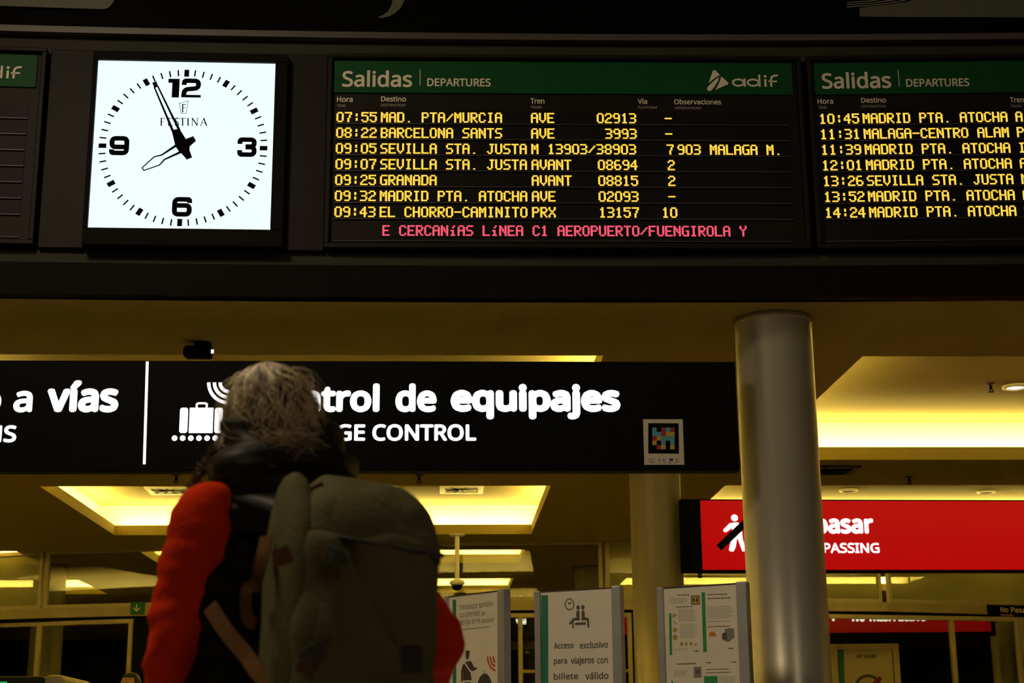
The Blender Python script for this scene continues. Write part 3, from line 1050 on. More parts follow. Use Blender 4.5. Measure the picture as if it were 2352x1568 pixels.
for u0, u1, v in ((1489, 1507, 1053), (1490, 1501, 1056.5), (1490, 1506, 1060), (1492, 1504, 1062.5), (1512, 1518, 1063), (1522, 1531, 1063), (1546, 1560, 1062)):
    a.stroke(FS, [q(u0, v), q(u1, v)], 0.9 * k, y1, m=5)
for u, v in ((1515, 1056), (1525.5, 1056.5), (1555, 1056), (1539.5, 1062)):
    a.stroke(FS, arc(*q(u, v), 2.6 * k, 20, 330), 1.5 * k, y1, m=5)
a.build('mosaic_print', MAT_ST, st)

# ------------------------------------------------------------------ red signs
p, q_ = at(1566, 1225, 12.72), at(2352, 1225, 12.80)
FR_ = Fr.two(Vector((p.x, p.y, 0)), Vector((q_.x, q_.y, 0)))
rl = lambda px, py, y=-0.002: FR_.loc(px, py, y)
rx0, rxr, rx1 = rl(1566, 1225)[0], rl(1611, 1225)[0], rl(2760, 1225)[0]
rz0, rz1 = rl(1960, 1308)[1], rl(1960, 1150)[1]
t = thing('hanging_sign', Fr(FR_.w((rx0 + rx1) / 2, 0, rz0), FR_.a), 'long red backlit no passing sign hanging behind the front column', 'sign')
a = MB()
a.box(FR_, rx0, rx1, 0.0, 0.10, rz0 - 0.02, rz1 + 0.012)
a.build('sign_body', M['gloss'], t, bevel=0.005)
a = MB()
a.box(FR_, rxr, rx1 - 0.2, -0.004, 0.002, rz0, rz1)
rf = a.build('red_face', M['signred'], t)
a = MB()
for s, b, bo in (('pasar', (1872, 1190, 2007, 1238), 0.06), ('No', (1782, 1180, 1852, 1227), 0.06), ('PASSING', (1891, 1246, 2020, 1270), 0.05)):
    a = MB()
    text_px(a, FR_, s, *b, y=-0.006, bold=bo)
    a.build('lettering', M['signwhite'], rf)
a = MB()
kr = (rl(1800, 1200)[0] - rl(1700, 1200)[0]) / 100
R = lambda pts: [FR_.loc(u, v, -0.006) for u, v in pts]
a.disc(FR_, *R([(1687, 1189)])[0], 8 * kr, 8 * kr, -0.006)
a.poly(FR_, R([(1676, 1201), (1694, 1199), (1703, 1206), (1706, 1236), (1680, 1236), (1682, 1212), (1668, 1222), (1662, 1221), (1661, 1216)]), -0.006)
a.poly(FR_, R([(1680, 1236), (1693, 1236), (1690, 1256), (1685, 1266), (1677, 1266), (1674, 1262)]), -0.006)
a.poly(FR_, R([(1694, 1236), (1706, 1236), (1714, 1266), (1705, 1266)]), -0.006)
a.build('walking_pictogram', M['signwhite'], rf)
a = MB()
a.stroke(FR_, R([(1651, 1258), (1712, 1200)]), 16 * kr, -0.009)
a.build('diagonal_bar', M['gloss'], rf)
a = MB()
a.box(FR_, rl(1606, 1310)[0], rl(1614, 1310)[0], 0.03, 0.07, rz0 - 0.06, rz0 - 0.02)
a.build('bracket', M['machine'], t)

p = at(1420, 1440, 20.5)
F2 = Fr((p.x, 20.5, 0), -0.03)
l2 = lambda px, py, y=-0.002: F2.loc(px, py, y)
z0, z1 = l2(1860, 1453)[1], l2(1860, 1390)[1]
xa, xb = l2(1434, 1440)[0], l2(2276, 1440)[0]
t = thing('hanging_sign', Fr(F2.w((xa + xb) / 2, 0, z0), F2.a), 'far red no trespassing sign seen through the glass doors', 'sign')
a = MB()
a.box(F2, xa - 0.03, xb + 0.06, 0, 0.12, z0 - 0.05, z1 + 0.02)
a.build('sign_body', M['gloss'], t)
a = MB()
a.box(F2, xa, xb, -0.004, 0.002, z0, z1)
rf = a.build('red_face', M['signreddim'], t)
a = MB()
text_px(a, F2, 'NO TRESPASSING', 1956, 1392, 2126, 1427, y=-0.006, bold=0.05)
text_px(a, F2, 'v', 1905, 1398, 1922, 1426, y=-0.006, bold=0.05)
text_px(a, F2, 'S', 1450, 1395, 1466, 1422, y=-0.006, bold=0.05)
a.build('lettering', M['signwhite'], rf)
a = MB()
for px in (1550, 2100):
    pp = F2.w(l2(px, 1450)[0], 0.06, 0)
    a.tube([(pp.x, pp.y, z1), (pp.x, pp.y, ZC)], 0.012)
a.build('hanger_rod', M['fascia'], t)
a = MB()
fr = Fr(F2.w(0, 0.5, 0), F2.a)
a.box(fr, xa - 1.5, xb, 0, 0.25, fr.loc(2000, 1484)[1], fr.loc(2000, 1465)[1])
tag(a.build('trim_11', M['lip'], frame=fr), 'grey beam under the far red sign beyond the glass', 'beam', kind='structure')

fr = Fr.two(pw(1046), pw(1450))
mb = MB()
mb.box(fr, fr.loc(1199, 1540)[0], (pw(1450) - pw(1046)).length - 0.05, 0.005, 0.05, fr.loc(1300, 1544)[1], fr.loc(1300, 1537)[1])
tag(mb.build('trim_13', M['frame'], frame=fr), 'low yellow cross rail of the middle glass door', 'door rail', kind='structure')
for (u0, u1, v0, v1), (tx0, ty0, tx1, ty1), Y_, l in (((1150, 1216, 1344, 1420), (1168, 1353, 1203, 1402), 24.5, 'dark platform sign with a large pale number two behind the lintel'), ((1200, 1224, 1474, 1508), (1206, 1481, 1217, 1500), 23.5, 'small dark platform plate with a faint number two, seen through the middle door')):
    p = at((u0 + u1) / 2, v1, Y_)
    fr = Fr((p.x, Y_, 0))
    t = thing('platform_sign', Fr((p.x, Y_, p.z)), l, 'sign')
    a = MB()
    a.box(fr, fr.loc(u0, v0)[0], fr.loc(u1, v0)[0], 0, 0.06, p.z, fr.loc(u0, v0)[1])
    a.build('sign_plate', M['gloss'], t)
    a = MB()
    text_px(a, fr, '2', tx0, ty0, tx1, ty1, y=-0.003, bold=0.03)
    a.build('numeral', M['print_dim'], t)
    a = MB()
    a.tube([(p.x, Y_ + 0.03, fr.loc(u0, v0)[1] - 0.001), (p.x, Y_ + 0.03, ZC)], 0.012, 8)
    a.build('hanger_rod', M['gloss'], t)

# small signs on the glass wall
fr = Fr.two(pw(95), pw(721))
q = lambda px, py, y=-0.03: fr.loc(px, py, y)
t = thing('arrow_sign', Fr(fr.w(q(317, 1412)[0], -0.03, q(317, 1412)[1]), fr.a), 'small green sign with a down arrow on the lintel beside the red sleeve', 'sign')
a = MB()
a.box(fr, q(299.5, 1395)[0], q(332, 1395)[0], -0.03, -0.021, q(316, 1411)[1], q(316, 1382)[1])
a.build('sign_plate', mat('exit_green', (0.002, 0.13, 0.035), 0.5), t)
a = MB()
ka = (q(316, 1395)[0] - q(299, 1395)[0]) / 17
a.stroke(fr, [q(314, 1387, -0.032), q(313.5, 1402, -0.032)], 2.4 * ka, -0.032)
a.stroke(fr, [q(306.5, 1395.5, -0.032), q(313.5, 1402.5, -0.032), q(321, 1395.5, -0.032)], 2.6 * ka, -0.0322)
a.build('arrow', M['print'], t)
fr = Fr.two(pw(2036), pw(2760))
q2 = lambda px, py, y=-0.03: fr.loc(px, py, y)
t = thing('no_entry_sign', Fr(fr.w(q2(2330, 1418)[0], -0.03, q2(2330, 1416)[1]), fr.a), 'small dark no entry plate on the lintel at the right edge', 'sign')
a = MB()
a.box(fr, q2(2268, 1400)[0], q2(2440, 1400)[0], -0.03, -0.021, q2(2310, 1416)[1], q2(2310, 1389)[1])
a.build('sign_plate', M['fascia'], t)
a = MB()
text_px(a, fr, 'No', 2298, 1394, 2316, 1405.5, y=-0.032, bold=0.05)
text_px(a, fr, 'Pasar', 2322, 1394.5, 2364, 1407, y=-0.032, bold=0.05)
text_px(a, fr, 'NO ENTRY', 2299, 1410, 2328, 1415, y=-0.032, bold=0.03)
a.build('lettering', M['print'], t)

# ------------------------------------------------------------------ fittings on the ceiling
def vent(px, py, z, s, dark, label):
    p = atz(px, py, z)
    fr = Fr((p.x, p.y, z - 0.016))
    t = thing('air_vent', fr, label, 'air vent', 'square ceiling air vents')
    a = MB()
    o = s / 2
    for b in ((-o, o, o - 0.055, o), (-o, o, -o, -o + 0.055), (-o, -o + 0.055, -o + 0.055, o - 0.055), (o - 0.055, o, -o + 0.055, o - 0.055)):
        a.box(fr, b[0], b[1], b[2], b[3], 0, 0.0155)
    a.build('vent_frame', M['white'] if not dark else M['lip'], t)
    a = MB()
    a.box(fr, -o + 0.05, o - 0.05, -o + 0.05, o - 0.05, 0.012, 0.0155)
    a.build('core', M['white'] if not dark else M['lip'], t)
    a = MB()
    for i in range(10):
        an = 2 * PI * (i + 0.3) / 10
        c, s_ = math.cos(an), math.sin(an)
        r0, r1 = o * 0.16, o * 0.78
        d, n = Vector((c, s_, 0)), Vector((-s_, c, 0))
        b = Vector(fr.w(0, 0, 0.004))
        pts = [b + d * r0 - n * 0.006, b + d * r1 - n * 0.012, b + d * r1 + n * 0.008 + Vector((0, 0, 0.004)), b + d * r0 + n * 0.006 + Vector((0, 0, 0.004))]
        a.add(pts + [x + Vector((0, 0, 0.003)) for x in pts], [(3, 2, 1, 0), (4, 5, 6, 7), (0, 1, 5, 4), (1, 2, 6, 5), (2, 3, 7, 6), (3, 0, 4, 7)])
    a.lathe(fr.w(0, 0, 0), [(0.001, 0.0), (o * 0.14, 0.003), (o * 0.14, 0.012)], 16)
    a.build('swirl_vanes', M['fascia'], t)


vent(390, 1125, ZP, 0.46, False, 'square white air vent in the lit coffer, left of the person')
vent(1060, 1122.5, ZP, 0.46, False, 'square white air vent in the lit coffer, right of the backpack')
vent(1912, 1078, ZC, 0.40, True, 'dark air vent in the ceiling right of the front column')


def downlight(px, py, z, lit, label, r=0.1):
    p = atz(px, py, z)
    fr = Fr((p.x, p.y, z - 0.02))
    t = thing('downlight', fr, label, 'downlight', 'round recessed downlights')
    a = MB()
    n = 32
    prof = [(r * 0.68, 0.008), (r * 0.7, 0.0), (r, 0.004), (r, 0.0195)]
    vs = [fr.w(q * math.cos(2 * PI * j / n), q * math.sin(2 * PI * j / n), z_) for q, z_ in prof for j in range(n)]
    a.add(vs, [(i * n + j, i * n + (j + 1) % n, (i + 1) * n + (j + 1) % n, (i + 1) * n + j) for i in range(3) for j in range(n)])
    a.build('trim_ring', M['lampoff'], t, smooth=True)
    a = MB()
    a.lathe(fr.w(0, 0, 0), [(r * 0.69, 0.010), (r * 0.69, 0.018)], 28)
    a.build('lens', M['lamp'] if lit else M['lip'], t)


downlight(893, 1118, ZP, True, 'lit round downlight in the coffer above the backpack')
downlight(2332, 886, ZP, True, 'bright round downlight in the large coffer at the right edge')
downlight(1949, 1124, ZP, False, 'unlit round downlight above the red sign, next to the front column')
downlight(2265, 1127.5, ZP, False, 'unlit round downlight above the red sign, near the right edge')


def sprinkler(px, py, z, label):
    p = atz(px, py, z)
    t = thing('sprinkler', Fr((p.x, p.y, z - 0.07)), label, 'sprinkler', 'ceiling sprinklers')
    a = MB()
    a.lathe((p.x, p.y, z - 0.012), [(0.012, -0.004), (0.035, 0.004), (0.037, 0.0115)], 18)
    a.build('cover_plate', M['mould'], t, smooth=True)
    a = MB()
    a.lathe((p.x, p.y, z - 0.05), [(0.010, 0), (0.012, 0.02), (0.008, 0.046)], 12)
    for s in (-1, 1):
        a.tube([(p.x + s * 0.010, p.y, z - 0.045), (p.x + s * 0.016, p.y, z - 0.058), (p.x, p.y, z - 0.067)], 0.003, 6)
    a.lathe((p.x, p.y, z - 0.07), [(0.004, -0.001), (0.022, 0.0), (0.022, 0.003), (0.004, 0.004)], 14)
    a.build('sprinkler_head', M['fascia'], t)


sprinkler(405, 1090, ZC, 'small sprinkler on the ceiling left of the person under the black sign')
sprinkler(963, 1090, ZC, 'small sprinkler on the ceiling above the backpack, right side')
sprinkler(2088, 1094, ZC, 'small sprinkler on the ceiling above the middle of the red sign')
sprinkler(2275, 880, ZP, 'sprinkler in the large right coffer beside the bright downlight')

p = atz(458, 786, ZC)
t = thing('ceiling_camera', Fr((p.x, p.y, ZC - 0.10), 0.3), 'small black camera fixed to the ceiling above the black sign', 'security camera')
fr = Fr((p.x, p.y, ZC - 0.10), 0.3)
a = MB()
a.lathe(fr.w(0.02, 0, 0), [(0.045, 0.075), (0.05, 0.08), (0.05, 0.0995)], 20)
a.build('mount', M['black'], t)
a = MB()
a.loft([(fr.w(-0.085, 0, 0.032), (0, 0.035, 0), (0, 0, 0.022), 4), (fr.w(-0.07, 0, 0.034), (0, 0.05, 0), (0, 0, 0.034), 5), (fr.w(0.06, 0, 0.044), (0, 0.05, 0), (0, 0, 0.036), 5), (fr.w(0.075, 0, 0.046), (0, 0.045, 0), (0, 0, 0.03), 4)], 24)
a.build('camera_body', M['black'], t)
a = MB()
a.box(fr, 0.062, 0.078, -0.054, -0.045, 0.028, 0.05)
a.build('indicator_light', M['signwhite'], t)

p = at(1050, 1238, 17.4)
t = thing('dome_camera', Fr((p.x, 17.4, at(1048, 1356, 17.4).z)), 'dome camera hanging from the ceiling on a white pole, right of the backpack', 'security camera')
zb = at(1048, 1352, 17.4).z
a = MB()
a.tube([(p.x, 17.4, zb + 0.10), (p.x, 17.4, ZC - 0.01)], 0.026, 14)
a.lathe((p.x, 17.4, ZC - 0.02), [(0.07, 0.005), (0.09, 0.015), (0.09, 0.0199)], 20)
a.build('pole', M['white'], t)
a = MB()
a.lathe((p.x, 17.4, zb + 0.05), [(0.06, -0.01), (0.085, 0.0), (0.08, 0.035), (0.04, 0.055), (0.026, 0.06)], 24)
a.build('shroud', M['white'], t, smooth=True)
a = MB()
a.lathe((p.x, 17.4, zb - 0.02), [(0.004, 0), (0.035, 0.008), (0.055, 0.03), (0.062, 0.065)], 24)
a.build('dome', M['ink'], t, smooth=True)

for k, (u, v) in enumerate([(1191, 1425.5), (1205, 1421.5), (1193, 1430.5), (1203, 1428), (1202, 1433), (1183, 1417)]):
    p = at(u, v, 26.5 if k < 5 else 24.5)
    t = thing('ceiling_lamp', Fr((p.x, p.y, p.z)), ['first', 'second', 'third', 'fourth', 'fifth', 'long dim'][k] + ' tiny white lamp far beyond the middle glass door', 'lamp', 'tiny lamps beyond the middle glass door')
    a = MB()
    hw = 0.045 if k < 5 else 0.1
    a.box(WORLD, p.x - hw, p.x + hw, p.y - 0.05, p.y + 0.05, p.z, p.z + 0.03)
    a.build('lens', noemit(mat('lamp_far', (0.8, 0.8, 0.8), emit=(1, 1, 0.95), es=1.0 if k < 5 else 0.25)), t)
    a = MB()
    a.tube([(p.x, p.y, p.z + 0.03), (p.x, p.y, ZC)], 0.006, 6)
    a.build('rod', M['fascia'], t)

# ------------------------------------------------------------------ notice stands
ZT = 1.78


def stand(pl, pr, label, wl, wr):
    a_, b_ = atz(*pl, ZT), atz(*pr, ZT)
    fr = Fr.two(Vector((a_.x, a_.y, 0)), Vector((b_.x, b_.y, 0)))
    W = math.hypot(b_.x - a_.x, b_.y - a_.y)
    t = thing('notice_stand', Fr(fr.w(W / 2, 0, 0), fr.a), label, 'notice stand', 'freestanding notice stands')
    for x0, x1, e in ((0, wl, 0), (W - wr, W, 0.004)):
        m_ = MB()
        m_.box(fr, x0, x1, -0.022, 0.03, 0.02, ZT + e)
        m_.build('post', M['alu'], t, bevel=0.006)
        m_ = MB()
        m_.box(fr, x0 - 0.005, x1 + 0.005, -0.10, 0.11, 0, 0.025)
        m_.build('foot', M['alu'], t, bevel=0.006)
    m_ = MB()
    m_.box(fr, wl, W - wr, -0.008, 0.016, 0.25, ZT - 0.008)
    pn = m_.build('poster_panel', M['paper'], t)
    m_ = MB()
    m_.box(fr, wl, W - wr, -0.010, 0.018, ZT - 0.008, ZT - 0.001)
    m_.build('top_rail', M['mould'], t)
    return t, fr, W, pn


YP = -0.0085
# middle stand
t, fr, W, pn = stand((1230, 1358), (1428, 1346.5), 'white notice stand with two seated figures, between the backpack and the yellow column', 0.034, 0.05)
q = lambda u, v: fr.loc(u, v, YP)
qc = lambda a, b: q(1030 + a / 5.47, 1340 + b / 5.47)
k = q(1330, 1450)[0] - q(1329, 1450)[0]
a = MB()
a.poly(fr, [qc(1166, 146), qc(1252, 143), qc(1256, 1900), qc(1168, 1900)], YP)
a.build('green_stripe', M['pgreen'], pn)
a = MB()
for s, b in (('Acceso', (1272, 1475, 1317.5, 1489)), ('exclusivo', (1331.5, 1472.5, 1396.5, 1488)), ('para', (1272, 1513, 1302.5, 1528)), ('viajeros', (1311, 1508, 1365, 1528)), ('con', (1371.5, 1511, 1396.5, 1523)), ('billete', (1272, 1545, 1328, 1560)), ('válido', (1344, 1542.5, 1397.5, 1559.5)),
             ('de', (1272, 1583, 1290, 1596)), ('transporte', (1300, 1581, 1397, 1600))):
    a = MB()
    text_px(a, fr, s, *b, y=YP, bold=0.028)
    a.build('lettering', M['ptext'], pn)
a = MB()
a.stroke(fr, [qc(1521 + 54 * math.cos(2 * PI * i / 28), 259 + 68 * math.sin(2 * PI * i / 28)) for i in range(28)], 2.2 * k, YP, True)
a.stroke(fr, [qc(1500, 235), qc(1520, 256), qc(1545, 232)], 2.4 * k, YP)
for dx in (0, 60):
    a.disc(fr, *qc(1629 + dx, 300 - dx * 0.05), 4.0 * k, 5.0 * k, YP)
a.poly(fr, [qc(*p) for p in [(1606, 352), (1616, 338), (1640, 338), (1648, 352), (1648, 462), (1585, 462), (1538, 512), (1515, 508), (1515, 498), (1566, 432), (1606, 428)]], YP)
a.poly(fr, [qc(*p) for p in [(1672, 350), (1682, 336), (1700, 336), (1710, 350), (1714, 424), (1752, 428), (1764, 442), (1770, 552), (1748, 552), (1740, 460), (1672, 460)]], YP)
a.poly(fr, [qc(*p) for p in [(1590, 490), (1726, 484), (1728, 516), (1590, 522)]], YP)
a.poly(fr, [qc(*p) for p in [(1556, 470), (1574, 470), (1574, 556), (1556, 562)]], YP)
a.build('waiting_pictogram', M['ptext'], pn)
# left stand
t, fr, W, pn = stand((1026, 1369), (1163.5, 1353), 'notice stand with a uniformed guard figure, beside the raised red elbow', 0.03, 0.05)
q = lambda u, v: fr.loc(u, v, YP)
qc = lambda a, b: q(1030 + a / 5.47, 1340 + b / 5.47)
k = q(1100, 1450)[0] - q(1099, 1450)[0]
a = MB()
a.poly(fr, [qc(52, 205), qc(96, 200), qc(100, 1900), qc(54, 1900)], YP)
a.build('green_stripe', M['pgreen'], pn)
a = MB()


def slant(s, u0, v0, u1, v1, h):
    """One line of print on the turned panel: left end at (u0, v0), right end at (u1, v1), both on the base line."""
    vs, fs = glyphs(s)
    for kx in (0,):
        a.add([fr.w(*(lambda r: (r[0] + kx * k, YP, r[1]))(q(u0 + (u1 - u0) * x, v0 + (v1 - v0) * x - h * z))) for x, z in vs], fs)


e = lambda A, B: (1030 + A / 5.47, 1340 + B / 5.47)
slant('Introduzca', *e(140, 332), *e(360, 305), 13)
slant('también', *e(385, 306), *e(556, 282), 14)
slant('sus prendas', *e(140, 450), *e(395, 420), 18)
slant('de', *e(412, 404), *e(462, 398), 11)
slant('abrigo en el', *e(140, 545), *e(398, 515), 18)
slant('escáner', *e(418, 498), *e(580, 478), 12)
a.stroke(fr, [q(*e(150, 580)), q(*e(520, 540))], 0.8 * k, YP)
a.build('lettering', M['ptext'], pn)
a = MB()
for pts in ([(216, 842), (262, 838), (268, 858), (262, 905), (250, 945), (238, 960), (222, 940), (214, 900)], [(205, 985), (280, 970), (300, 1000), (320, 1050), (360, 1055), (355, 1075), (300, 1100), (275, 1085), (290, 1210), (180, 1215), (190, 1090), (175, 1230), (158, 1230), (160, 1090), (180, 1020)],
            [(200, 1240), (280, 1235), (285, 1700), (195, 1700)], [(395, 1170), (440, 1130), (480, 1130), (515, 1170), (560, 1290), (575, 1700), (330, 1700), (350, 1290)]):
    a.poly(fr, [qc(*p) for p in pts], YP)
a.stroke(fr, [qc(445, 1135), qc(445, 1105), qc(455, 1090)], 1.0 * k, YP)
a.build('guard_pictogram', mat('poster_dark_print', (0.05, 0.04, 0.03), 0.7), pn)
a = MB()
a.stroke(fr, [qc(200, 990), qc(280, 1105)], 2.6 * k, YP - 0.0004)
a.build('sash', M['paper'], pn)
a = MB()
for r in (0, 1, 2):
    o = 34 * r
    a.stroke(fr, [qc(490 + o, 915), qc(500 + o, 985 - o * 0.5), qc(530 + o * 0.7, 1050 - o), qc(588, 1095 - o * 1.75)], 3.2 * k, YP)
a.build('wave_arcs', M['pred'], pn)
# right stand
t, fr, W, pn = stand((1511, 1349.5), (1717, 1336.5), 'notice stand full of small printed sheets, in front of the steel column', 0.035, 0.055)
q = lambda u, v: fr.loc(u, v, YP)
qc = lambda a, b: q(1490 + a / 6.588, 1330 + b / 6.588)
k = q(1620, 1450)[0] - q(1619, 1450)[0]
a = MB()
a.poly(fr, [qc(798, 197), qc(850, 194), qc(880, 1100), qc(824, 1102)], YP)
a.poly(fr, [qc(306, 516), qc(344, 514), qc(354, 1146), qc(318, 1148)], YP)
a.poly(fr, [qc(836, 1466), qc(1040, 1462), qc(1050, 1900), qc(842, 1900)], YP)
a.poly(fr, [qc(342, 1538), qc(370, 1536), qc(376, 1900), qc(346, 1900)], YP)
a.build('green_stripe', mat('poster_bright_green', (0.02, 0.24, 0.07), 0.6), pn)
a, b = MB(), MB()
rnd = random.Random(3)


def lines(mb, x0, x1, v0, v1, step, wd, sl=-0.03):
    v = v0
    while v < v1:
        e = x1 - rnd.random() * 0.25 * (x1 - x0)
        u = x0
        while u < e:
            n_ = min(e, u + rnd.uniform(18, 60))
            mb.stroke(fr, [qc(u, v + sl * (u - x0)), qc(n_, v + sl * (n_ - x0))], wd * k, YP)
            u = n_ + 7
        v += step


lines(b, 320, 590, 290, 380, 18, 0.8)
lines(b, 450, 760, 455, 640, 15, 0.7)
lines(b, 470, 760, 680, 900, 17, 0.7)
lines(b, 885, 1290, 420, 590, 28, 1.0)
lines(b, 890, 1290, 640, 670, 30, 1.1)
lines(b, 385, 600, 1055, 1090, 22, 0.8)
lines(b, 380, 600, 1385, 1480, 20, 0.8)
lines(b, 1060, 1340, 1480, 1570, 22, 0.8)
b.build('small_print', M['ptext2'], pn)
lines(a, 425, 660, 240, 245, 30, 2.0)
lines(a, 890, 1270, 232, 310, 58, 2.0)
lines(a, 410, 740, 420, 425, 30, 1.8)
lines(a, 890, 1330, 718, 722, 30, 1.6)
lines(a, 430, 740, 1282, 1290, 40, 2.4)
lines(a, 870, 1320, 1365, 1420, 50, 1.7)
for u, v in ((670, 1092), (1190, 1050), (855, 1265), (1240, 1258)):
    a.poly(fr, [qc(u, v), qc(u + 16, v - 18), qc(u + 32, v - 2)], YP)
    a.stroke(fr, [qc(u + 36, v - 4), qc(u + 88, v - 8)], 2.2 * k, YP)
a.build('headline_print', M['ptext'], pn)
a = MB()
for v, pts in ((0, [(360, 525), (420, 522), (422, 545), (385, 575), (360, 580)]), (1, [(368, 620), (432, 668), (430, 684), (366, 640)])):
    a.poly(fr, [qc(*p) for p in pts], YP)
for u, v, r in ((398, 765, 5), (400, 880, 5.6), (498, 980, 3.8), (565, 978, 3.4), (640, 975, 3.8), (712, 985, 3.0)):
    a.disc(fr, *qc(u, v), r * k, r * k * 1.1, YP)
a.poly(fr, [qc(642, 252), qc(765, 248), qc(770, 376), qc(645, 380)], YP)
a.build('yellow_print', M['pyellow'], pn)
a = MB()
a.stroke(fr, [qc(642, 252), qc(765, 248), qc(770, 376), qc(645, 380)], 1.5 * k, YP - 0.0004, True)
for u in (680, 730):
    a.disc(fr, *qc(u, 312), 2.2 * k, 5 * k, YP - 0.0004)
a.build('framed_symbol', M['mould'], pn)
a = MB()
a.poly(fr, [qc(*p) for p in [(910, 825), (930, 795), (990, 790), (1015, 820), (1018, 862), (908, 866)]], YP)
a.build('orange_case_print', M['porange'], pn)
a = MB()
a.poly(fr, [qc(*p) for p in [(1150, 755), (1225, 735), (1290, 750), (1300, 880), (1200, 955), (1110, 905), (1115, 815), (1150, 800)]], YP)
a.poly(fr, [qc(*p) for p in [(680, 1325), (795, 1320), (798, 1485), (682, 1490)]], YP)
a.build('grey_print', mat('poster_mid_grey', (0.19, 0.185, 0.16), 0.6), pn)
a = MB()
a.poly(fr, [qc(*p) for p in [(1112, 815), (1175, 800), (1190, 900), (1150, 925), (1110, 895)]], YP - 0.0004)
a.poly(fr, [qc(*p) for p in [(720, 1375), (770, 1372), (772, 1425), (722, 1428)]], YP - 0.0004)
a.build('dark_print', M['ptext'], pn)

# poster in a frame before the right glass door
YN = 14.6
p = at(1910, 1500, YN)
fr = Fr((p.x, YN, 0), -0.08)
q = lambda u, v, y=-0.012: fr.loc(u, v, y)
qd = lambda a, b: q(1880 + a / 4.983, 1360 + b / 4.983)
k = q(1990, 1520)[0] - q(1989, 1520)[0]
xa, xb = q(1910, 1520)[0], q(2066, 1520)[0]
zt = q(1990, 1478)[1]
t = thing('no_entry_poster', Fr(fr.w((xa + xb) / 2, 0, 0), fr.a), 'framed poster with a crossed-out circle in front of the right glass door', 'poster stand')
for x0, x1 in ((xa, xa + 0.055), (xb - 0.055, xb)):
    a = MB()
    a.box(fr, x0, x1, -0.025, 0.03, 0, zt)
    a.build('post', M['frame'], t, bevel=0.004)
a = MB()
a.box(fr, xa + 0.055, xb - 0.055, -0.02, 0.025, zt - 0.05, zt)
a.build('top_rail', M['frame'], t)
a = MB()
a.box(fr, xa + 0.055, xb - 0.055, -0.005, 0.015, 0.3, zt - 0.05)
a.build('backing', M['housing'], t)
a = MB()
zp = q(1990, 1491)[1]
a.box(fr, q(1923.5, 1530)[0], q(2051, 1530)[0], -0.011, -0.005, 0.35, zp)
pn = a.build('poster_sheet', mat('cream_poster', (0.50, 0.45, 0.28), 0.6, var=0.05), t)
a = MB()
a.poly(fr, [qd(218, 655), qd(290, 657), qd(315, 1700), qd(235, 1700)], -0.012)
a.build('green_stripe', M['pgreen'], pn)
a = MB()
text_px(a, fr, 'NO', 1968, 1502.5, 1981, 1511.5, y=-0.012, bold=0.05)
text_px(a, fr, 'PASAR', 1985, 1502.5, 2013.5, 1511.5, y=-0.012, bold=0.05)
c0 = q(1995, 1581)
a.stroke(fr, arc(c0[0], c0[1], 29 * k, 0, 180, 24), 6.5 * k, -0.012)
a.build('lettering', M['ptext'], pn)
a = MB()
a.stroke(fr, [q(1965, 1612), q(2023, 1555)], 9 * k, -0.013)
a.build('red_bar', M['srd'], pn)

# machine at the lower left
YM = 9.6
p = at(-60, 1560, YM)
fr = Fr((p.x, YM, 0), 0.04)
q = lambda u, v: fr.loc(u, v)
t = thing('ticket_gate', Fr(fr.w(q(20, 1560)[0], 0, 0), fr.a), 'dark machine with a rounded beige end in the lower left corner', 'ticket gate')
zt = q(60, 1553)[1]
a = MB()
a.box(fr, q(-160, 1560)[0], q(106, 1560)[0], -0.06, 0.9, 0, zt)
a.build('body', M['machine'], t, bevel=0.02)
a = MB()
a.box(fr, q(106, 1560)[0] + 0.001, q(151, 1560)[0], -0.07, 0.9, 0, q(120, 1550)[1])
a.build('end_cap', M['beige'], t, bevel=0.03)
a = MB()
a.box(fr, q(-120, 1560)[0], q(22, 1560)[0], -0.066, -0.059, q(0, 1590)[1], q(0, 1566)[1])
a.build('indicator_light', M['glow'], t)

# ------------------------------------------------------------------ people


def spline(pts, n):
    """Catmull-Rom through (position, radius...) tuples."""
    P_ = [list(p) for p in pts]
    out = []
    for i in range(len(P_) - 1):
        p0, p1, p2, p3 = P_[max(i - 1, 0)], P_[i], P_[i + 1], P_[min(i + 2, len(P_) - 1)]
        for k in range(n):
            t_ = k / n
            out.append([0.5 * (2 * b + (c - a_) * t_ + (2 * a_ - 5 * b + 4 * c - d) * t_ * t_ + (3 * b - a_ - 3 * c + d) * t_ ** 3) for a_, b, c, d in zip(p0, p1, p2, p3)])
    out.append(P_[-1])
    return out


def limb(mb, joints, n=6, seg=20, cap=True):
    """joints: (Vector, radius); a smooth tapering tube with round ends."""
    s = spline([(*j, r) for j, r in joints], n)
    pts = [Vector(p[:3]) for p in s]
    rr = [p[3] for p in s]
    if cap:
        d0, d1 = (pts[0] - pts[1]).normalized(), (pts[-1] - pts[-2]).normalized()
        for k in (0.6, 0.85, 0.98):
            pts.insert(0, Vector(s[0][:3]) + d0 * s[0][3] * k)
            rr.insert(0, s[0][3] * math.sqrt(1 - k * k))
            pts.append(Vector(s[-1][:3]) + d1 * s[-1][3] * k)
            rr.append(s[-1][3] * math.sqrt(1 - k * k))
    mb.tube(pts, rr, seg)


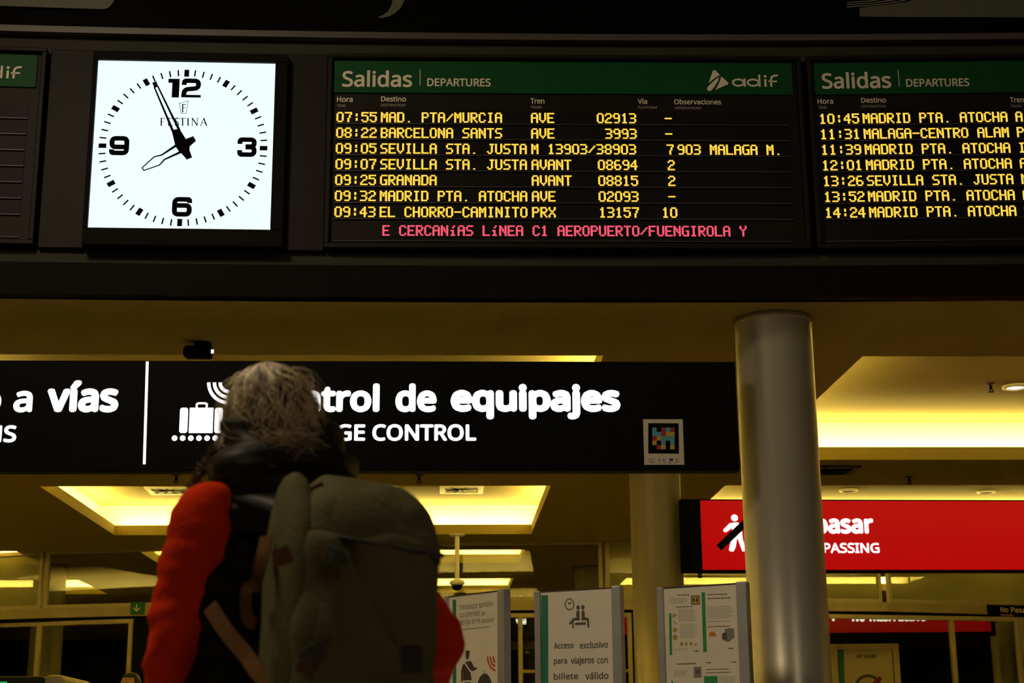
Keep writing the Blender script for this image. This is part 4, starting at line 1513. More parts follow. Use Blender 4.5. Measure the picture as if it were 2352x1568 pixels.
def hand(mb, wrist, d, nrm, thumb_side):
    """Relaxed hand: palm along d, palm facing nrm, five curled fingers."""
    d, nrm = d.normalized(), nrm.normalized()
    s = d.cross(nrm).normalized() * thumb_side
    pc = wrist + d * 0.05
    mb.loft([(wrist - d * 0.01, s * 0.026, nrm * 0.018, 2.4), (wrist + d * 0.02, s * 0.034, nrm * 0.017, 2.6), (pc, s * 0.041, nrm * 0.016, 2.8), (wrist + d * 0.085, s * 0.041, nrm * 0.013, 2.8), (wrist + d * 0.098, s * 0.034, nrm * 0.008, 2.4)], 20)
    for i, (off, ln) in enumerate(((0.030, 0.070), (0.010, 0.078), (-0.010, 0.072), (-0.029, 0.056))):
        b = wrist + d * 0.088 + s * off
        curl = 0.32 + 0.07 * i
        p, dd, pts = b, d.copy(), [(b - d * 0.012, 0.0085)]
        for k, f_ in enumerate((0.45, 0.32, 0.23)):
            dd = (dd * math.cos(curl) + nrm * math.sin(curl)).normalized()
            p = p + dd * ln * f_
            pts.append((p, 0.0082 - 0.0007 * k))
        limb(mb, pts, 3, 10)
    b = wrist + d * 0.025 + s * 0.026
    limb(mb, [(b, 0.0125), (b + s * 0.022 + d * 0.022 + nrm * 0.008, 0.0105), (b + s * 0.030 + d * 0.048 + nrm * 0.018, 0.0095), (b + s * 0.028 + d * 0.070 + nrm * 0.024, 0.008)], 3, 12)


def body_mesh(J, hr, hf, hu, name, parent, voxel=0.0075):
    """One continuous body grown around the joints J; (hr, hf, hu) are the head's own right, front and up."""
    mb = MB()
    f_, r_ = J['f'], J['r']
    up = Vector((0, 0, 1))
    pel, che, neck, hd_ = J['pelvis'], J['chest'], J['neck'], J['head']
    mid = (pel + che) / 2
    mb.loft([(pel - up * 0.10, r_ * 0.10, f_ * 0.075, 2.2), (pel - up * 0.05, r_ * 0.165, f_ * 0.11, 2.3), (pel + up * 0.04, r_ * 0.165, f_ * 0.115, 2.3), (mid, r_ * 0.135, f_ * 0.10, 2.3), (che - up * 0.02, r_ * 0.155, f_ * 0.115, 2.4), (che + up * 0.10, r_ * 0.165, f_ * 0.105, 2.4), (neck - up * 0.075, r_ * 0.12, f_ * 0.075, 2.2), (neck - up * 0.03, r_ * 0.06, f_ * 0.058, 2)], 32)
    limb(mb, [(neck - up * 0.06, 0.06), (neck, 0.054), (hd_ - hu * 0.05 - hf * 0.01, 0.052)], 4, 20, False)
    # head: cranium, jaw, nose, brow, lips, ears
    mb.ball(hd_ + hu * 0.022 - hf * 0.008, hr * 0.073, hf * 0.094, hu * 0.093, 28, 18)
    mb.loft([(hd_ - hu * 0.112 + hf * 0.055, hr * 0.018, hf * 0.018, 2), (hd_ - hu * 0.10 + hf * 0.045, hr * 0.038, hf * 0.036, 2.2), (hd_ - hu * 0.06 + hf * 0.025, hr * 0.058, hf * 0.06, 2.2), (hd_ + hf * 0.015, hr * 0.066, hf * 0.073, 2.1), (hd_ + hu * 0.05, hr * 0.06, hf * 0.06, 2)], 24)
    limb(mb, [(hd_ + hu * 0.012 + hf * 0.086, 0.008), (hd_ - hu * 0.012 + hf * 0.098, 0.010), (hd_ - hu * 0.030 + hf * 0.106, 0.0125)], 3, 12)
    for s in (-1, 1):
        mb.ball(hd_ - hu * 0.033 + hf * 0.096 + hr * 0.012 * s, hr * 0.008, hf * 0.008, hu * 0.007, 10, 6)
        limb(mb, [(hd_ + hu * 0.026 + hf * 0.082 + hr * 0.012 * s, 0.007), (hd_ + hu * 0.03 + hf * 0.078 + hr * 0.034 * s, 0.007), (hd_ + hu * 0.022 + hf * 0.062 + hr * 0.052 * s, 0.006)], 3, 8)
        mb.ball(hd_ - hu * 0.005 - hf * 0.006 + hr * 0.076 * s, hr * 0.009, hf * 0.018, hu * 0.032, 14, 8)
    for z_, rr in ((-0.060, 0.0065), (-0.070, 0.0075)):
        limb(mb, [(hd_ + hu * z_ + hf * 0.076 - hr * 0.022, 0.003), (hd_ + hu * z_ + hf * 0.084, rr), (hd_ + hu * z_ + hf * 0.076 + hr * 0.022, 0.003)], 4, 10)
    for s, k in ((-1, 'l'), (1, 'r')):
        S_, E_, W_ = J['shoulder_' + k], J['elbow_' + k], J['wrist_' + k]
        limb(mb, [(che + up * 0.10 + r_ * 0.09 * s, 0.060), (S_, 0.048), ((S_ + E_) / 2, 0.044), (E_, 0.038), ((E_ * 2 + W_) / 3, 0.038), (W_, 0.025)], 6, 20)
        dw = (W_ - E_).normalized()
        hand(mb, W_ + dw * 0.012, J.get('hand_' + k, dw), J['palm_' + k], J['thumb_' + k])
        H_, K_, A_ = J['hip_' + k], J['knee_' + k], J['ankle_' + k]
        limb(mb, [(H_, 0.085), (H_ * 0.6 + K_ * 0.4, 0.074), (K_, 0.053), (K_ * 0.65 + A_ * 0.35, 0.055), (A_, 0.036)], 6, 22)
        limb(mb, [(A_ - f_ * 0.03 - up * 0.03, 0.034), (A_ + f_ * 0.06 - up * 0.04, 0.034), (A_ + f_ * 0.15 - up * 0.055, 0.024)], 4, 16)
    o = mb.build(name, M['skin'], parent, smooth=True)
    rm = o.modifiers.new('skin', 'REMESH')
    rm.mode = 'VOXEL'
    rm.voxel_size = voxel
    rm.use_smooth_shade = True
    sm = o.modifiers.new('smooth', 'SMOOTH')
    sm.factor = 0.5
    sm.iterations = 2
    return o


def eyes(J, hr, hf, hu, parent):
    for s in (-1, 1):
        mb = MB()
        c = J['head'] + hu * 0.010 + hf * 0.072 + hr * 0.031 * s
        mb.ball(c, hr * 0.0125, hf * 0.0125, hu * 0.0125, 16, 10)
        mb.disc(Fr(c + hf * 0.0122, math.atan2(hf.y, hf.x) + PI / 2), 0, 0, 0.0055, 0.0055, 0, 14)
        n = len(mb.m)
        mb.m[-1] = 1
        mb.build('eye', [M['white'], M['ink']], parent, smooth=True)


# main figure: seen from behind, turned to the left, looking up at the boards
AY = R_(30)
F_ = Vector((-math.sin(AY), math.cos(AY), 0))
RR = Vector((math.cos(AY), math.sin(AY), 0))
UP = Vector((0, 0, 1))
B0 = at(655, 1200, 3.05)
B0 = Vector((B0.x, 3.05, 0))
head = at(620, 988, 3.02)
hu = (UP * 0.97 - F_ * 0.16 - RR * 0.20).normalized()
hf = (F_ - hu * F_.dot(hu)).normalized()
hr = hf.cross(hu).normalized()
J = {'f': F_, 'r': RR, 'pelvis': B0 + UP * 0.93, 'chest': B0 + UP * 1.22, 'neck': B0 + UP * 1.455 + F_ * 0.02, 'head': head,
     'shoulder_l': at(478, 1192, 2.95), 'elbow_l': at(402, 1480, 2.97), 'wrist_l': at(392, 1760, 3.10),
     'shoulder_r': B0 + RR * 0.185 + UP * 1.385, 'elbow_r': at(992, 1462, 3.14), 'wrist_r': at(985, 1590, 3.36)}
J['palm_l'], J['thumb_l'] = RR, 1
J['palm_r'], J['thumb_r'] = -RR + F_ * 0.2, -1
J['thumb_l'] = 1 if (Vector((0, 0, -1)).cross(RR)).dot(F_) > 0 else -1
for s, k in ((-1, 'l'), (1, 'r')):
    J['hip_' + k] = B0 + RR * 0.095 * s + UP * 0.90
    J['knee_' + k] = B0 + RR * 0.10 * s + UP * 0.49 + F_ * 0.02
    J['ankle_' + k] = B0 + RR * 0.105 * s + UP * 0.095 - F_ * 0.02
dw = (J['wrist_r'] - J['elbow_r']).normalized()
J['thumb_r'] = 1 if dw.cross(J['palm_r']).dot(UP) > 0 else -1
pers = thing('person', Fr((B0.x, B0.y, 0), AY), 'person seen from behind with curly grey-blond hair, black hooded vest and red sleeves', 'person')
body_mesh(J, hr, hf, hu, 'body', pers)
eyes(J, hr, hf, hu, pers)
# red sleeves
for k, side in (('l', -1), ('r', 1)):
    S_, E_, W_ = J['shoulder_' + k], J['elbow_' + k], J['wrist_' + k]
    m_ = MB()
    top = S_ - RR * 0.050 * side + UP * 0.012
    big = 1.0 if side < 0 else 1.06
    limb(m_, [(top, 0.056), (S_ + RR * 0.008 * -side, 0.072), (S_ * 0.66 + E_ * 0.34, 0.070 * big), (S_ * 0.3 + E_ * 0.7, 0.062 * big), (E_, 0.057 * big), (E_ * 0.72 + W_ * 0.28, 0.055), (E_ * 0.4 + W_ * 0.6, 0.048), (E_ * 0.12 + W_ * 0.88, 0.038)], 12, 40)
    m_.wrinkle(0.010, 9, 1 + side, (1, 1, 1.7))
    m_.wrinkle(0.006, 20, 4 + side, (0.7, 0.7, 2.0))
    m_.build('red_sleeve', M['red_fleece'], pers, smooth=True, label='red fleece sleeve')
    m_ = MB()
    c = E_ * 0.10 + W_ * 0.90
    dw = (W_ - E_).normalized()
    limb(m_, [(c - dw * 0.02, 0.040), (c + dw * 0.03, 0.041)], 4, 24)
    m_.build('cuff', M['vest'], pers, smooth=True)
# vest: quilted, horizontal channels
m_ = MB()
rings = []
prof = [(0.80, 0.185, 0.135), (0.90, 0.205, 0.155), (1.02, 0.195, 0.15), (1.15, 0.19, 0.145), (1.27, 0.195, 0.145), (1.35, 0.20, 0.135), (1.405, 0.185, 0.115), (1.44, 0.145, 0.095), (1.465, 0.10, 0.085)]
s_ = spline(prof, 12)
for z_, a_, b_ in s_:
    q = 0.005 * abs(math.sin(PI * (z_ - 0.8) / 0.06)) - 0.002
    rings.append((B0 + UP * z_ + F_ * 0.01, RR * (a_ + q), F_ * (b_ + q), 2.3))
m_.loft(rings, 64)
m_.wrinkle(0.008, 12, 3)
m_.build('quilted_vest', M['vest'], pers, smooth=True)
# hood bunched round the neck
m_ = MB()
hc = at(640, 1060, 3.0)
hn = B0 + UP * hc.z
hn = Vector((hc.x, 3.02, hc.z))
prof = [(-0.150, 0.10, 0.09), (-0.128, 0.152, 0.125), (-0.085, 0.160, 0.135), (-0.05, 0.150, 0.128), (-0.035, 0.143, 0.122), (-0.005, 0.143, 0.124), (0.025, 0.128, 0.112), (0.038, 0.121, 0.106), (0.062, 0.118, 0.104), (0.088, 0.100, 0.092), (0.096, 0.075, 0.075), (0.075, 0.06, 0.06)]
rings = [(hn + UP * z_ + RR * (0.006 - 0.12 * z_) * 1.0 + UP * 0, (RR + UP * 0.10) * a_, (F_ + UP * 0.12) * b_, 2.1) for z_, a_, b_ in spline(prof, 7)]
m_.loft(rings, 72)
m_.wrinkle(0.020, 9, 5, (0.6, 0.6, 2.6))
m_.wrinkle(0.008, 22, 6, (0.6, 0.6, 2.0))
m_.build('hood', M['hood'], pers, smooth=True)
# brown fur edge of the hood showing along the left side
m_ = MB()
rnd = random.Random(5)
for i in range(420):
    u = rnd.random()
    base = at(506 - 92 * u ** 0.8, 1020 + 150 * u, 3.03 + rnd.uniform(-0.03, 0.03)) + UP * rnd.uniform(-0.01, 0.01)
    d = Vector((rnd.gauss(-0.3, 0.3), rnd.gauss(0, 0.4), rnd.gauss(-0.6, 0.3))).normalized()
    d2 = (d + Vector((rnd.gauss(0, 0.4), rnd.gauss(0, 0.4), -0.2))).normalized()
    base = base - d * 0.016
    m_.tube([base, base + d * 0.014, base + d * 0.014 + d2 * 0.014], [0.0012, 0.001, 0.0003], 3, False)
m_.build('fur_trim', mat('brown_fur', (0.11, 0.065, 0.025), 0.7, var=0.3, scale=30), pers)
# trousers and shoes
m_ = MB()
m_.loft([(B0 + UP * 0.80, RR * 0.165, F_ * 0.115, 2.3), (B0 + UP * 0.86, RR * 0.185, F_ * 0.13, 2.3), (B0 + UP * 0.96, RR * 0.18, F_ * 0.13, 2.3), (B0 + UP * 1.0, RR * 0.16, F_ * 0.12, 2.3)], 32)
for k in 'lr':
    limb(m_, [(J['hip_' + k] - UP * 0.01, 0.098), (J['hip_' + k] * 0.6 + J['knee_' + k] * 0.4, 0.088), (J['knee_' + k], 0.068), (J['knee_' + k] * 0.5 + J['ankle_' + k] * 0.5, 0.066), (J['ankle_' + k] + UP * 0.02, 0.056)], 8, 28)
m_.wrinkle(0.006, 16, 8, (1, 1, 1.8))
m_.build('trousers', M['trouser'], pers, smooth=True)
for k in 'lr':
    A_ = J['ankle_' + k]
    m_ = MB()
    b_ = Vector((A_.x, A_.y, 0.0))
    m_.loft([(b_ - F_ * 0.085 + UP * 0.045, RR * 0.018, UP * 0.035, 2.5), (b_ - F_ * 0.06 + UP * 0.05, RR * 0.040, UP * 0.049, 3), (b_ + UP * 0.055, RR * 0.045, UP * 0.055, 3), (b_ + F_ * 0.08 + UP * 0.042, RR * 0.05, UP * 0.042, 3), (b_ + F_ * 0.15 + UP * 0.032, RR * 0.044, UP * 0.032, 3), (b_ + F_ * 0.185 + UP * 0.022, RR * 0.02, UP * 0.018, 2.5)], 28)
    m_.build('shoe', M['shoe'], pers, smooth=True)

# hair
m_ = MB()
rnd = random.Random(11)
HC = head + hu * 0.020 - hf * 0.010
AX = (hr * 0.071, hf * 0.095, hu * 0.112)
m_.ball(HC, AX[0], AX[1], AX[2], 36, 22)
n0 = len(m_.v)
# open the face side of the cap
m_.v = [v if (v - HC).dot(hf) < 0.045 or (v - HC).dot(hu) > 0.035 else HC + (v - HC) * 0.9 for v in m_.v]


def on_head(th, ph, k):
    """th from the crown down, ph round the head with 0 at the back."""
    c = math.sin(th)
    d = hr * math.sin(ph) * c - hf * math.cos(ph) * c + hu * math.cos(th)
    return HC + (AX[0] * d.dot(hr) + AX[1] * d.dot(hf) + AX[2] * d.dot(hu)) * k


def strand(th0, ph, length, k0, puff, ca, cf, cp, rad, nseg=11, seg=3):
    pts, rr = [], []
    for i in range(nseg):
        s = i / (nseg - 1)
        th = th0 + length * s / 0.1
        over = max(0.0, th - 1.66)
        th = min(th, 1.66)
        a_ = math.sin(cf * s * 2 * PI + cp) * ca * (0.2 + s)
        b_ = math.cos(cf * s * 2 * PI + cp) * ca * (0.2 + s)
        p = on_head(th, ph + a_ * 2.4, k0 + (puff * math.sin(min(1, s * 1.3) * PI * 0.55) + b_ * 0.65) * min(1, 0.06 + th / 0.85))
        p = p - UP * over * 0.05
        pts.append(p)
        rr.append(rad * (1 - 0.75 * s))
    m_.tube(pts, rr, seg, False)


HM = [M['hair'], mat('light_grey_hair', (0.52, 0.405, 0.235), 0.5, var=0.2, scale=40), mat('brown_hair', (0.065, 0.040, 0.018), 0.5, var=0.2, scale=40)]
for cl_ in range(330):
    ph = rnd.uniform(-PI * 0.80, PI * 0.80)
    th0 = rnd.uniform(0.02, 1.4) if abs(ph) < 2.0 else rnd.uniform(0.02, 0.7)
    ln = rnd.uniform(0.07, 0.15) * (1.0 if th0 < 1.2 else 0.75)
    puff = rnd.uniform(0.0, 0.07) + 0.24 * max(0, th0 - 0.55)
    ca, cf, cp = rnd.uniform(0.05, 0.12), rnd.uniform(0.45, 1.05), rnd.uniform(0, 6.28)
    f0 = len(m_.f)
    for _ in range(12):
        strand(th0 + rnd.gauss(0, 0.035), ph + rnd.gauss(0, 0.03), ln * rnd.uniform(0.9, 1.06), 1.0, puff + rnd.gauss(0, 0.014), ca * rnd.uniform(0.85, 1.15), cf * rnd.uniform(0.95, 1.05), cp + rnd.gauss(0, 0.12), 0.0019)
    c_ = rnd.choice((0, 0, 1, 1, 2))
    for i in range(f0, len(m_.f)):
        m_.m[i] = c_
for _ in range(380):
    ph = rnd.uniform(-PI * 0.7, PI * 0.7)
    f0 = len(m_.f)
    strand(rnd.uniform(0.5, 2.0), ph, rnd.uniform(0.06, 0.14), 1.02, rnd.uniform(0.1, 0.42), rnd.uniform(0.06, 0.18), rnd.uniform(0.6, 1.8), rnd.uniform(0, 6.28), 0.0008, 11)
    for i in range(f0, len(m_.f)):
        m_.m[i] = 1
m_.build('hair', HM, pers, smooth=True)

# ------------------------------------------------------------------ backpack
AB = R_(30)
PF = Vector((math.sin(AB), -math.cos(AB), 0))   # away from the wearer's back
PR = Vector((math.cos(AB), math.sin(AB), 0))
PC = at(812, 1330, 2.79)
PB = Vector((PC.x, PC.y, 0))
z_top = at(830, 1103, 2.79).z
W2, D2 = 0.142, 0.098
pk = thing('backpack', Fr((PB.x, PB.y, z_top - 0.56), AB), 'olive canvas backpack with brown straps on the back of the person', 'backpack')
PW = lambda x, d, z: PB + PR * x + PF * d + UP * (z_top + z)
m_ = MB()
prof = [(-0.56, 0.118, 0.075, -0.005), (-0.545, 0.135, 0.092, 0), (-0.50, 0.142, 0.10, 0), (-0.38, 0.143, 0.104, 0), (-0.24, 0.143, 0.102, 0), (-0.13, 0.140, 0.094, -0.004), (-0.07, 0.130, 0.084, -0.010), (-0.035, 0.113, 0.070, -0.018), (-0.012, 0.085, 0.050, -0.026), (0.0, 0.045, 0.026, -0.032)]
for q in [spline(prof, 9)]:
    m_.loft([(PW(0.004 * math.sin(9 * z_) + 0.034 * max(0, 1 + z_ / 0.17) ** 1.5 * (z_ > -0.17), d_, z_), PR * (a_ - 0.020 * max(0, 1 + z_ / 0.17) ** 1.5 * (z_ > -0.17)), PF * b_, 3.4) for z_, a_, b_, d_ in q], 72)
m_.wrinkle(0.016, 7, 21, (1, 1, 0.7))
m_.wrinkle(0.006, 17, 22, (1, 1, 0.8))
m_.build('main_compartment', M['pack'], pk, smooth=True)
# lid with piping
m_ = MB()
lid = [(-0.105, 0.122, 0.106, 0.0), (-0.075, 0.119, 0.100, -0.003), (-0.045, 0.109, 0.086, -0.010), (-0.018, 0.09, 0.066, -0.018), (0.002, 0.07, 0.044, -0.026), (0.010, 0.03, 0.02, -0.03)]
m_.loft([(PW(0.027 + 0.1 * max(0, z_ + 0.03), d_, z_) + UP * 0.0, (PR - UP * 0.10) * a_, (PF - UP * 0.22) * b_, 3.0) for z_, a_, b_, d_ in spline(lid, 6)], 64)
m_.wrinkle(0.008, 10, 23)
ld = m_.build('lid', M['pack'], pk, smooth=True)
m_ = MB()
pts = []
for j in range(64):
    a_ = 2 * PI * j / 63
    ca, sa = math.cos(a_), math.sin(a_)
    x = math.copysign(abs(ca) ** (2 / 3.0), ca) * 0.124
    y = math.copysign(abs(sa) ** (2 / 3.0), sa) * 0.110
    pts.append(PW(0.027 + x, y, -0.107) - UP * (0.10 * x + 0.22 * y))
m_.tube(pts, 0.0045, 8)
m_.build('piping', M['packdark'], ld, smooth=True)
# front pocket, an inflated panel


def puff_panel(name, mtl, outline, thick, base, parent, seed, inset=0.0):
    """Inflated cloth panel over the pack's front; outline in (x, z) of the pack."""
    mb = MB()
    cx_ = sum(p[0] for p in outline) / len(outline)
    cz_ = sum(p[1] for p in outline) / len(outline)
    s = spline([tuple(p) for p in outline + outline[:1]], 6)[:-1]
    n, k = len(s), 9
    vs = []
    for i in range(k):
        u = i / (k - 1)
        sc = math.cos(u * PI / 2) ** 0.8
        hgt = math.sin(u * PI / 2)
        for x, z in s:
            px_, pz_ = cx_ + (x - cx_) * max(sc, 0.02), cz_ + (z - cz_) * max(sc, 0.02)
            vs.append(PW(px_, base(px_, pz_) + thick * hgt, pz_))
    fs = [(i * n + j, i * n + (j + 1) % n, (i + 1) * n + (j + 1) % n, (i + 1) * n + j) for i in range(k - 1) for j in range(n)] + [tuple((k - 1) * n + j for j in range(n))]
    mb.add(vs, fs)
    mb.wrinkle(0.013, 11, seed, (1, 1, 0.8))
    return mb.build(name, mtl, parent, smooth=True)


base = lambda x, z: 0.088 - 0.9 * max(0, abs(x) - 0.09)
puff_panel('front_panel', M['pack'], [(-0.055, -0.12), (0.03, -0.10), (0.115, -0.12), (0.138, -0.20), (0.130, -0.30), (0.07, -0.325), (0.0, -0.27), (-0.045, -0.20)], 0.034, base, pk, 31)
puff_panel('front_pocket', M['pack'], [(-0.06, -0.335), (0.03, -0.36), (0.132, -0.335), (0.138, -0.43), (0.125, -0.53), (0.03, -0.545), (-0.06, -0.53), (-0.075, -0.43)], 0.030, base, pk, 32)
puff_panel('side_fold', M['pack'], [(-0.115, -0.11), (-0.07, -0.13), (-0.075, -0.25), (-0.09, -0.36), (-0.125, -0.36), (-0.135, -0.22)], 0.028, base, pk, 33)
# shoulder yoke corner that stands up at the left, and the left wing
m_ = MB()
L0 = lambda x, y_, z: PW(x, y_, z)
m_.loft([(L0(-0.118, -0.02, -0.545), PR * 0.012, PF * 0.03, 2.4), (L0(-0.124, -0.015, -0.50), PR * 0.026, PF * 0.062, 2.6), (L0(-0.126, -0.01, -0.38), PR * 0.030, PF * 0.076, 2.6), (L0(-0.120, -0.01, -0.25), PR * 0.034, PF * 0.080, 2.5), (L0(-0.114, -0.012, -0.14), PR * 0.036, PF * 0.076, 2.4), (L0(-0.106, -0.02, -0.06), PR * 0.033, PF * 0.058, 2.2), (L0(-0.102, -0.03, -0.018), PR * 0.027, PF * 0.036, 2.1), (L0(-0.100, -0.034, 0.002), PR * 0.020, PF * 0.024, 2.1), (L0(-0.099, -0.036, 0.012), PR * 0.008, PF * 0.010, 2)], 36)
m_.wrinkle(0.009, 11, 41)
m_.build('side_pocket', M['pack'], pk, smooth=True)


def strap(mb, pts, wdt, th, face):
    """Flat webbing along pts, its face turned towards face."""
    n = len(pts)
    vs = []
    for i, p in enumerate(pts):
        t_ = (pts[min(i + 1, n - 1)] - pts[max(i - 1, 0)]).normalized()
        s = t_.cross(face).normalized()
        u = s.cross(t_).normalized()
        vs += [p - s * wdt / 2 - u * th / 2, p + s * wdt / 2 - u * th / 2, p + s * wdt / 2 + u * th / 2, p - s * wdt / 2 + u * th / 2]
    fs = [(4 * i + j, 4 * i + (j + 1) % 4, 4 * i + 4 + (j + 1) % 4, 4 * i + 4 + j) for i in range(n - 1) for j in range(4)] + [(3, 2, 1, 0), tuple(4 * n - 4 + j for j in range(4))]
    mb.add(vs, fs)


def strap_px(name, pix, wdt, mtl=None, n=5, th=0.004, face=None):
    """Strap through points given as (seen x, seen y, distance)."""
    s = [Vector(q) for q in spline([tuple(at(*p)) for p in pix], n)]
    mb = MB()
    strap(mb, s, wdt, th, face or Vector((-0.25, -1, 0)).normalized())
    return mb.build(name, mtl or M['web'], pk, smooth=False)


strap_px('compression_strap', [(612, 1232, 2.72), (602, 1280, 2.70), (590, 1330, 2.70), (584, 1352, 2.72)], 0.022)
strap_px('compression_strap', [(592, 1345, 2.69), (570, 1350, 2.685), (564, 1385, 2.685), (572, 1425, 2.69), (586, 1432, 2.70)], 0.020)
strap_px('hip_strap', [(482, 1392, 2.86), (520, 1450, 2.82), (566, 1505, 2.78), (590, 1540, 2.74), (640, 1590, 2.68)], 0.028)
strap_px('webbing_patch', [(628, 1284, 2.665), (648, 1278, 2.66), (668, 1270, 2.66)], 0.030)
strap_px('lid_strap', [(706, 1146, 2.76), (722, 1132, 2.755), (746, 1120, 2.75)], 0.024)
strap_px('lid_strap', [(722, 1262, 2.665), (740, 1266, 2.655), (752, 1272, 2.65)], 0.022)
strap_px('lower_strap', [(690, 1545, 2.66), (712, 1522, 2.645), (726, 1502, 2.64)], 0.028)
for pix in ([(748, 1268, 2.648), (770, 1278, 2.642), (782, 1284, 2.642)], [(700, 1520, 2.64), (716, 1504, 2.63), (730, 1490, 2.63)]):
    s = [at(*p) for p in pix]
    mb = MB()
    strap(mb, s, 0.030, 0.012, Vector((-0.1, -1, 0)).normalized())
    d = (s[2] - s[0]).normalized()
    strap(mb, [s[2] - d * 0.002, s[2] + d * 0.014], 0.018, 0.009, Vector((-0.1, -1, 0)).normalized())
    mb.build('buckle', M['buckle'], pk, bevel=0.002)
strap_px('side_loop', [(984, 1262, 2.90), (996, 1268, 2.91), (998, 1290, 2.91), (986, 1306, 2.90)], 0.022, M['packdark'])
# black label low on the right
s = [at(918, 1513, 2.60), at(968, 1513, 2.63)]
mb = MB()
p, q = s
n_ = Vector((0.45, -1, 0)).normalized()
strap(mb, [p, q], 0.046, 0.006, n_)
lb = mb.build('label_patch', M['tag'], pk, bevel=0.001)
mb = MB()
fl = Fr.two(Vector((p.x, p.y, (p.z + q.z) / 2)), Vector((q.x, q.y, 0)))
fl.o = fl.o - fl.ay * 0.0045
Wl = (q - p).length
mb.poly(fl, [(Wl * 0.35, -0.006), (Wl * 0.5, 0.004), (Wl * 0.75, 0.009), (Wl * 0.72, -0.002), (Wl * 0.55, -0.009)], 0)
mb.build('emblem', M['packdark'], lb)
# shoulder straps over both shoulders
for s in (-1, 1):
    S0 = B0 + RR * 0.115 * s
    pts = [PW(0.07 * s, -0.085, -0.05), S0 - F_ * 0.10 + UP * 1.46, S0 + UP * 1.485 + F_ * 0.01, S0 + F_ * 0.13 + UP * 1.42, S0 + F_ * 0.175 + UP * 1.28 + RR * 0.01 * s, S0 + F_ * 0.15 + UP * 1.12 + RR * 0.05 * s, S0 + F_ * 0.02 + UP * 1.02 + RR * 0.10 * s, PW(0.12 * s, -0.06, -0.45)]
    sp = [Vector(q) for q in spline([tuple(p) for p in pts], 8)]
    mb = MB()
    vs = []
    for i, p in enumerate(sp):
        c = B0 + UP * 1.25
        t_ = (sp[min(i + 1, len(sp) - 1)] - sp[max(i - 1, 0)]).normalized()
        o_ = (p - c)
        o_ = (o_ - t_ * o_.dot(t_)).normalized()
        sd = t_.cross(o_).normalized()
        vs += [p - sd * 0.03 - o_ * 0.006, p + sd * 0.03 - o_ * 0.006, p + sd * 0.03 + o_ * 0.006, p - sd * 0.03 + o_ * 0.006]
    n = len(sp)
    mb.add(vs, [(4 * i + j, 4 * i + (j + 1) % 4, 4 * i + 4 + (j + 1) % 4, 4 * i + 4 + j) for i in range(n - 1) for j in range(4)] + [(3, 2, 1, 0), tuple(4 * n - 4 + j for j in range(4))])
    mb.build('shoulder_strap', M['vest'], pk, smooth=True)

# ------------------------------------------------------------------ second person, far off by the glass door
b = at(303, 1560, 13.6)
b = Vector((b.x, 13.6, 0))
f2 = Vector((-0.35, -0.94, 0)).normalized()
r2 = Vector((-f2.y, f2.x, 0)) * -1
r2 = f2.cross(UP)
ht = at(303, 1543, 13.6).z
k2 = (ht - 0.02) / 1.70
V2 = lambda x, y_, z: b + (r2 * x + f2 * y_) * k2 + UP * z * k2
J2 = {'f': f2, 'r': r2, 'pelvis': V2(0, 0, 0.93), 'chest': V2(0, 0, 1.22), 'neck': V2(0, 0.01, 1.46), 'head': V2(0, 0.03, 1.585)}
for s, k in ((-1, 'l'), (1, 'r')):
    J2.update({'shoulder_' + k: V2(0.18 * s, 0, 1.385), 'elbow_' + k: V2(0.235 * s, -0.02, 1.10), 'wrist_' + k: V2(0.24 * s, 0.06, 0.86), 'palm_' + k: -r2 * s, 'hip_' + k: V2(0.09 * s, 0, 0.9), 'knee_' + k: V2(0.095 * s, 0.02, 0.49), 'ankle_' + k: V2(0.10 * s, -0.02, 0.095)})
    J2['thumb_' + k] = 1 if (J2['wrist_' + k] - J2['elbow_' + k]).cross(J2['palm_' + k]).dot(f2) > 0 else -1
p2 = thing('person', Fr(b, math.atan2(r2.y, r2.x)), 'far person with short dark hair standing by the left glass door', 'person')
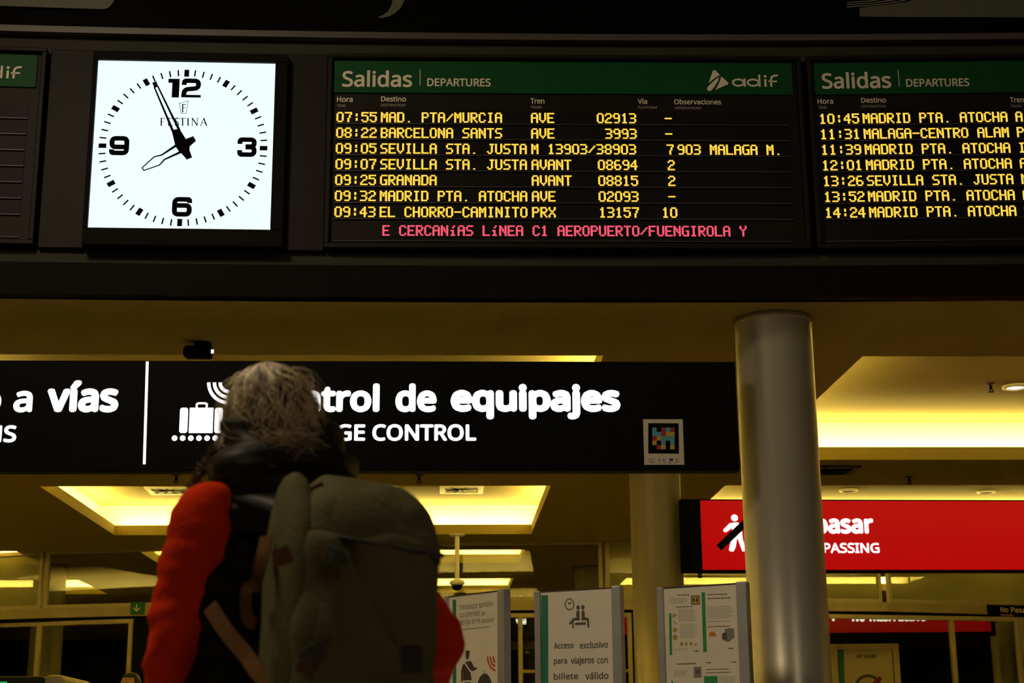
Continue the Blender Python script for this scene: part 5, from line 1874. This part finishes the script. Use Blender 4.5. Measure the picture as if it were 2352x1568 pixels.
body_mesh(J2, r2, f2, UP, 'body', p2, 0.009)
eyes(J2, r2, f2, UP, p2)
m_ = MB()
hc2 = J2['head'] + UP * 0.03 - f2 * 0.014
m_.ball(hc2, r2 * 0.084, f2 * 0.104, UP * 0.099, 28, 18)
m_.v = [v if (v - hc2).dot(f2) < 0.05 and (v - hc2).z > -0.075 or (v - hc2).z > 0.055 else hc2 + (v - hc2) * 0.78 for v in m_.v]
m_.wrinkle(0.008, 40, 2)
m_.build('hair', M['hairdark'], p2, smooth=True)
m_ = MB()
m_.loft([(V2(0, 0, z_), r2 * a_, f2 * b_, 2.3) for z_, a_, b_ in spline([(0.78, 0.19, 0.14), (0.95, 0.195, 0.145), (1.2, 0.185, 0.14), (1.36, 0.19, 0.12), (1.43, 0.12, 0.09), (1.48, 0.075, 0.075)], 6)], 40)
for k in 'lr':
    limb(m_, [(J2['shoulder_' + k], 0.07), ((J2['shoulder_' + k] + J2['elbow_' + k]) / 2, 0.062), (J2['elbow_' + k], 0.055), (J2['wrist_' + k], 0.040)], 6, 24)
m_.wrinkle(0.008, 12, 9)
m_.build('jacket', M['vest'], p2, smooth=True)
m_ = MB()
for k in 'lr':
    limb(m_, [(J2['hip_' + k], 0.098), (J2['knee_' + k], 0.068), (J2['ankle_' + k] + UP * 0.02, 0.055)], 8, 24)
m_.build('trousers', M['trouser'], p2, smooth=True)
for k in 'lr':
    A_ = J2['ankle_' + k]
    b_ = Vector((A_.x, A_.y, 0))
    m_ = MB()
    m_.loft([(b_ - f2 * 0.085 + UP * 0.045, r2 * 0.018, UP * 0.035, 2.5), (b_ - f2 * 0.06 + UP * 0.05, r2 * 0.040, UP * 0.049, 3), (b_ + UP * 0.055, r2 * 0.045, UP * 0.055, 3), (b_ + f2 * 0.08 + UP * 0.042, r2 * 0.05, UP * 0.042, 3), (b_ + f2 * 0.17 + UP * 0.028, r2 * 0.03, UP * 0.026, 2.5)], 24)
    m_.build('shoe', M['shoe'], p2, smooth=True)
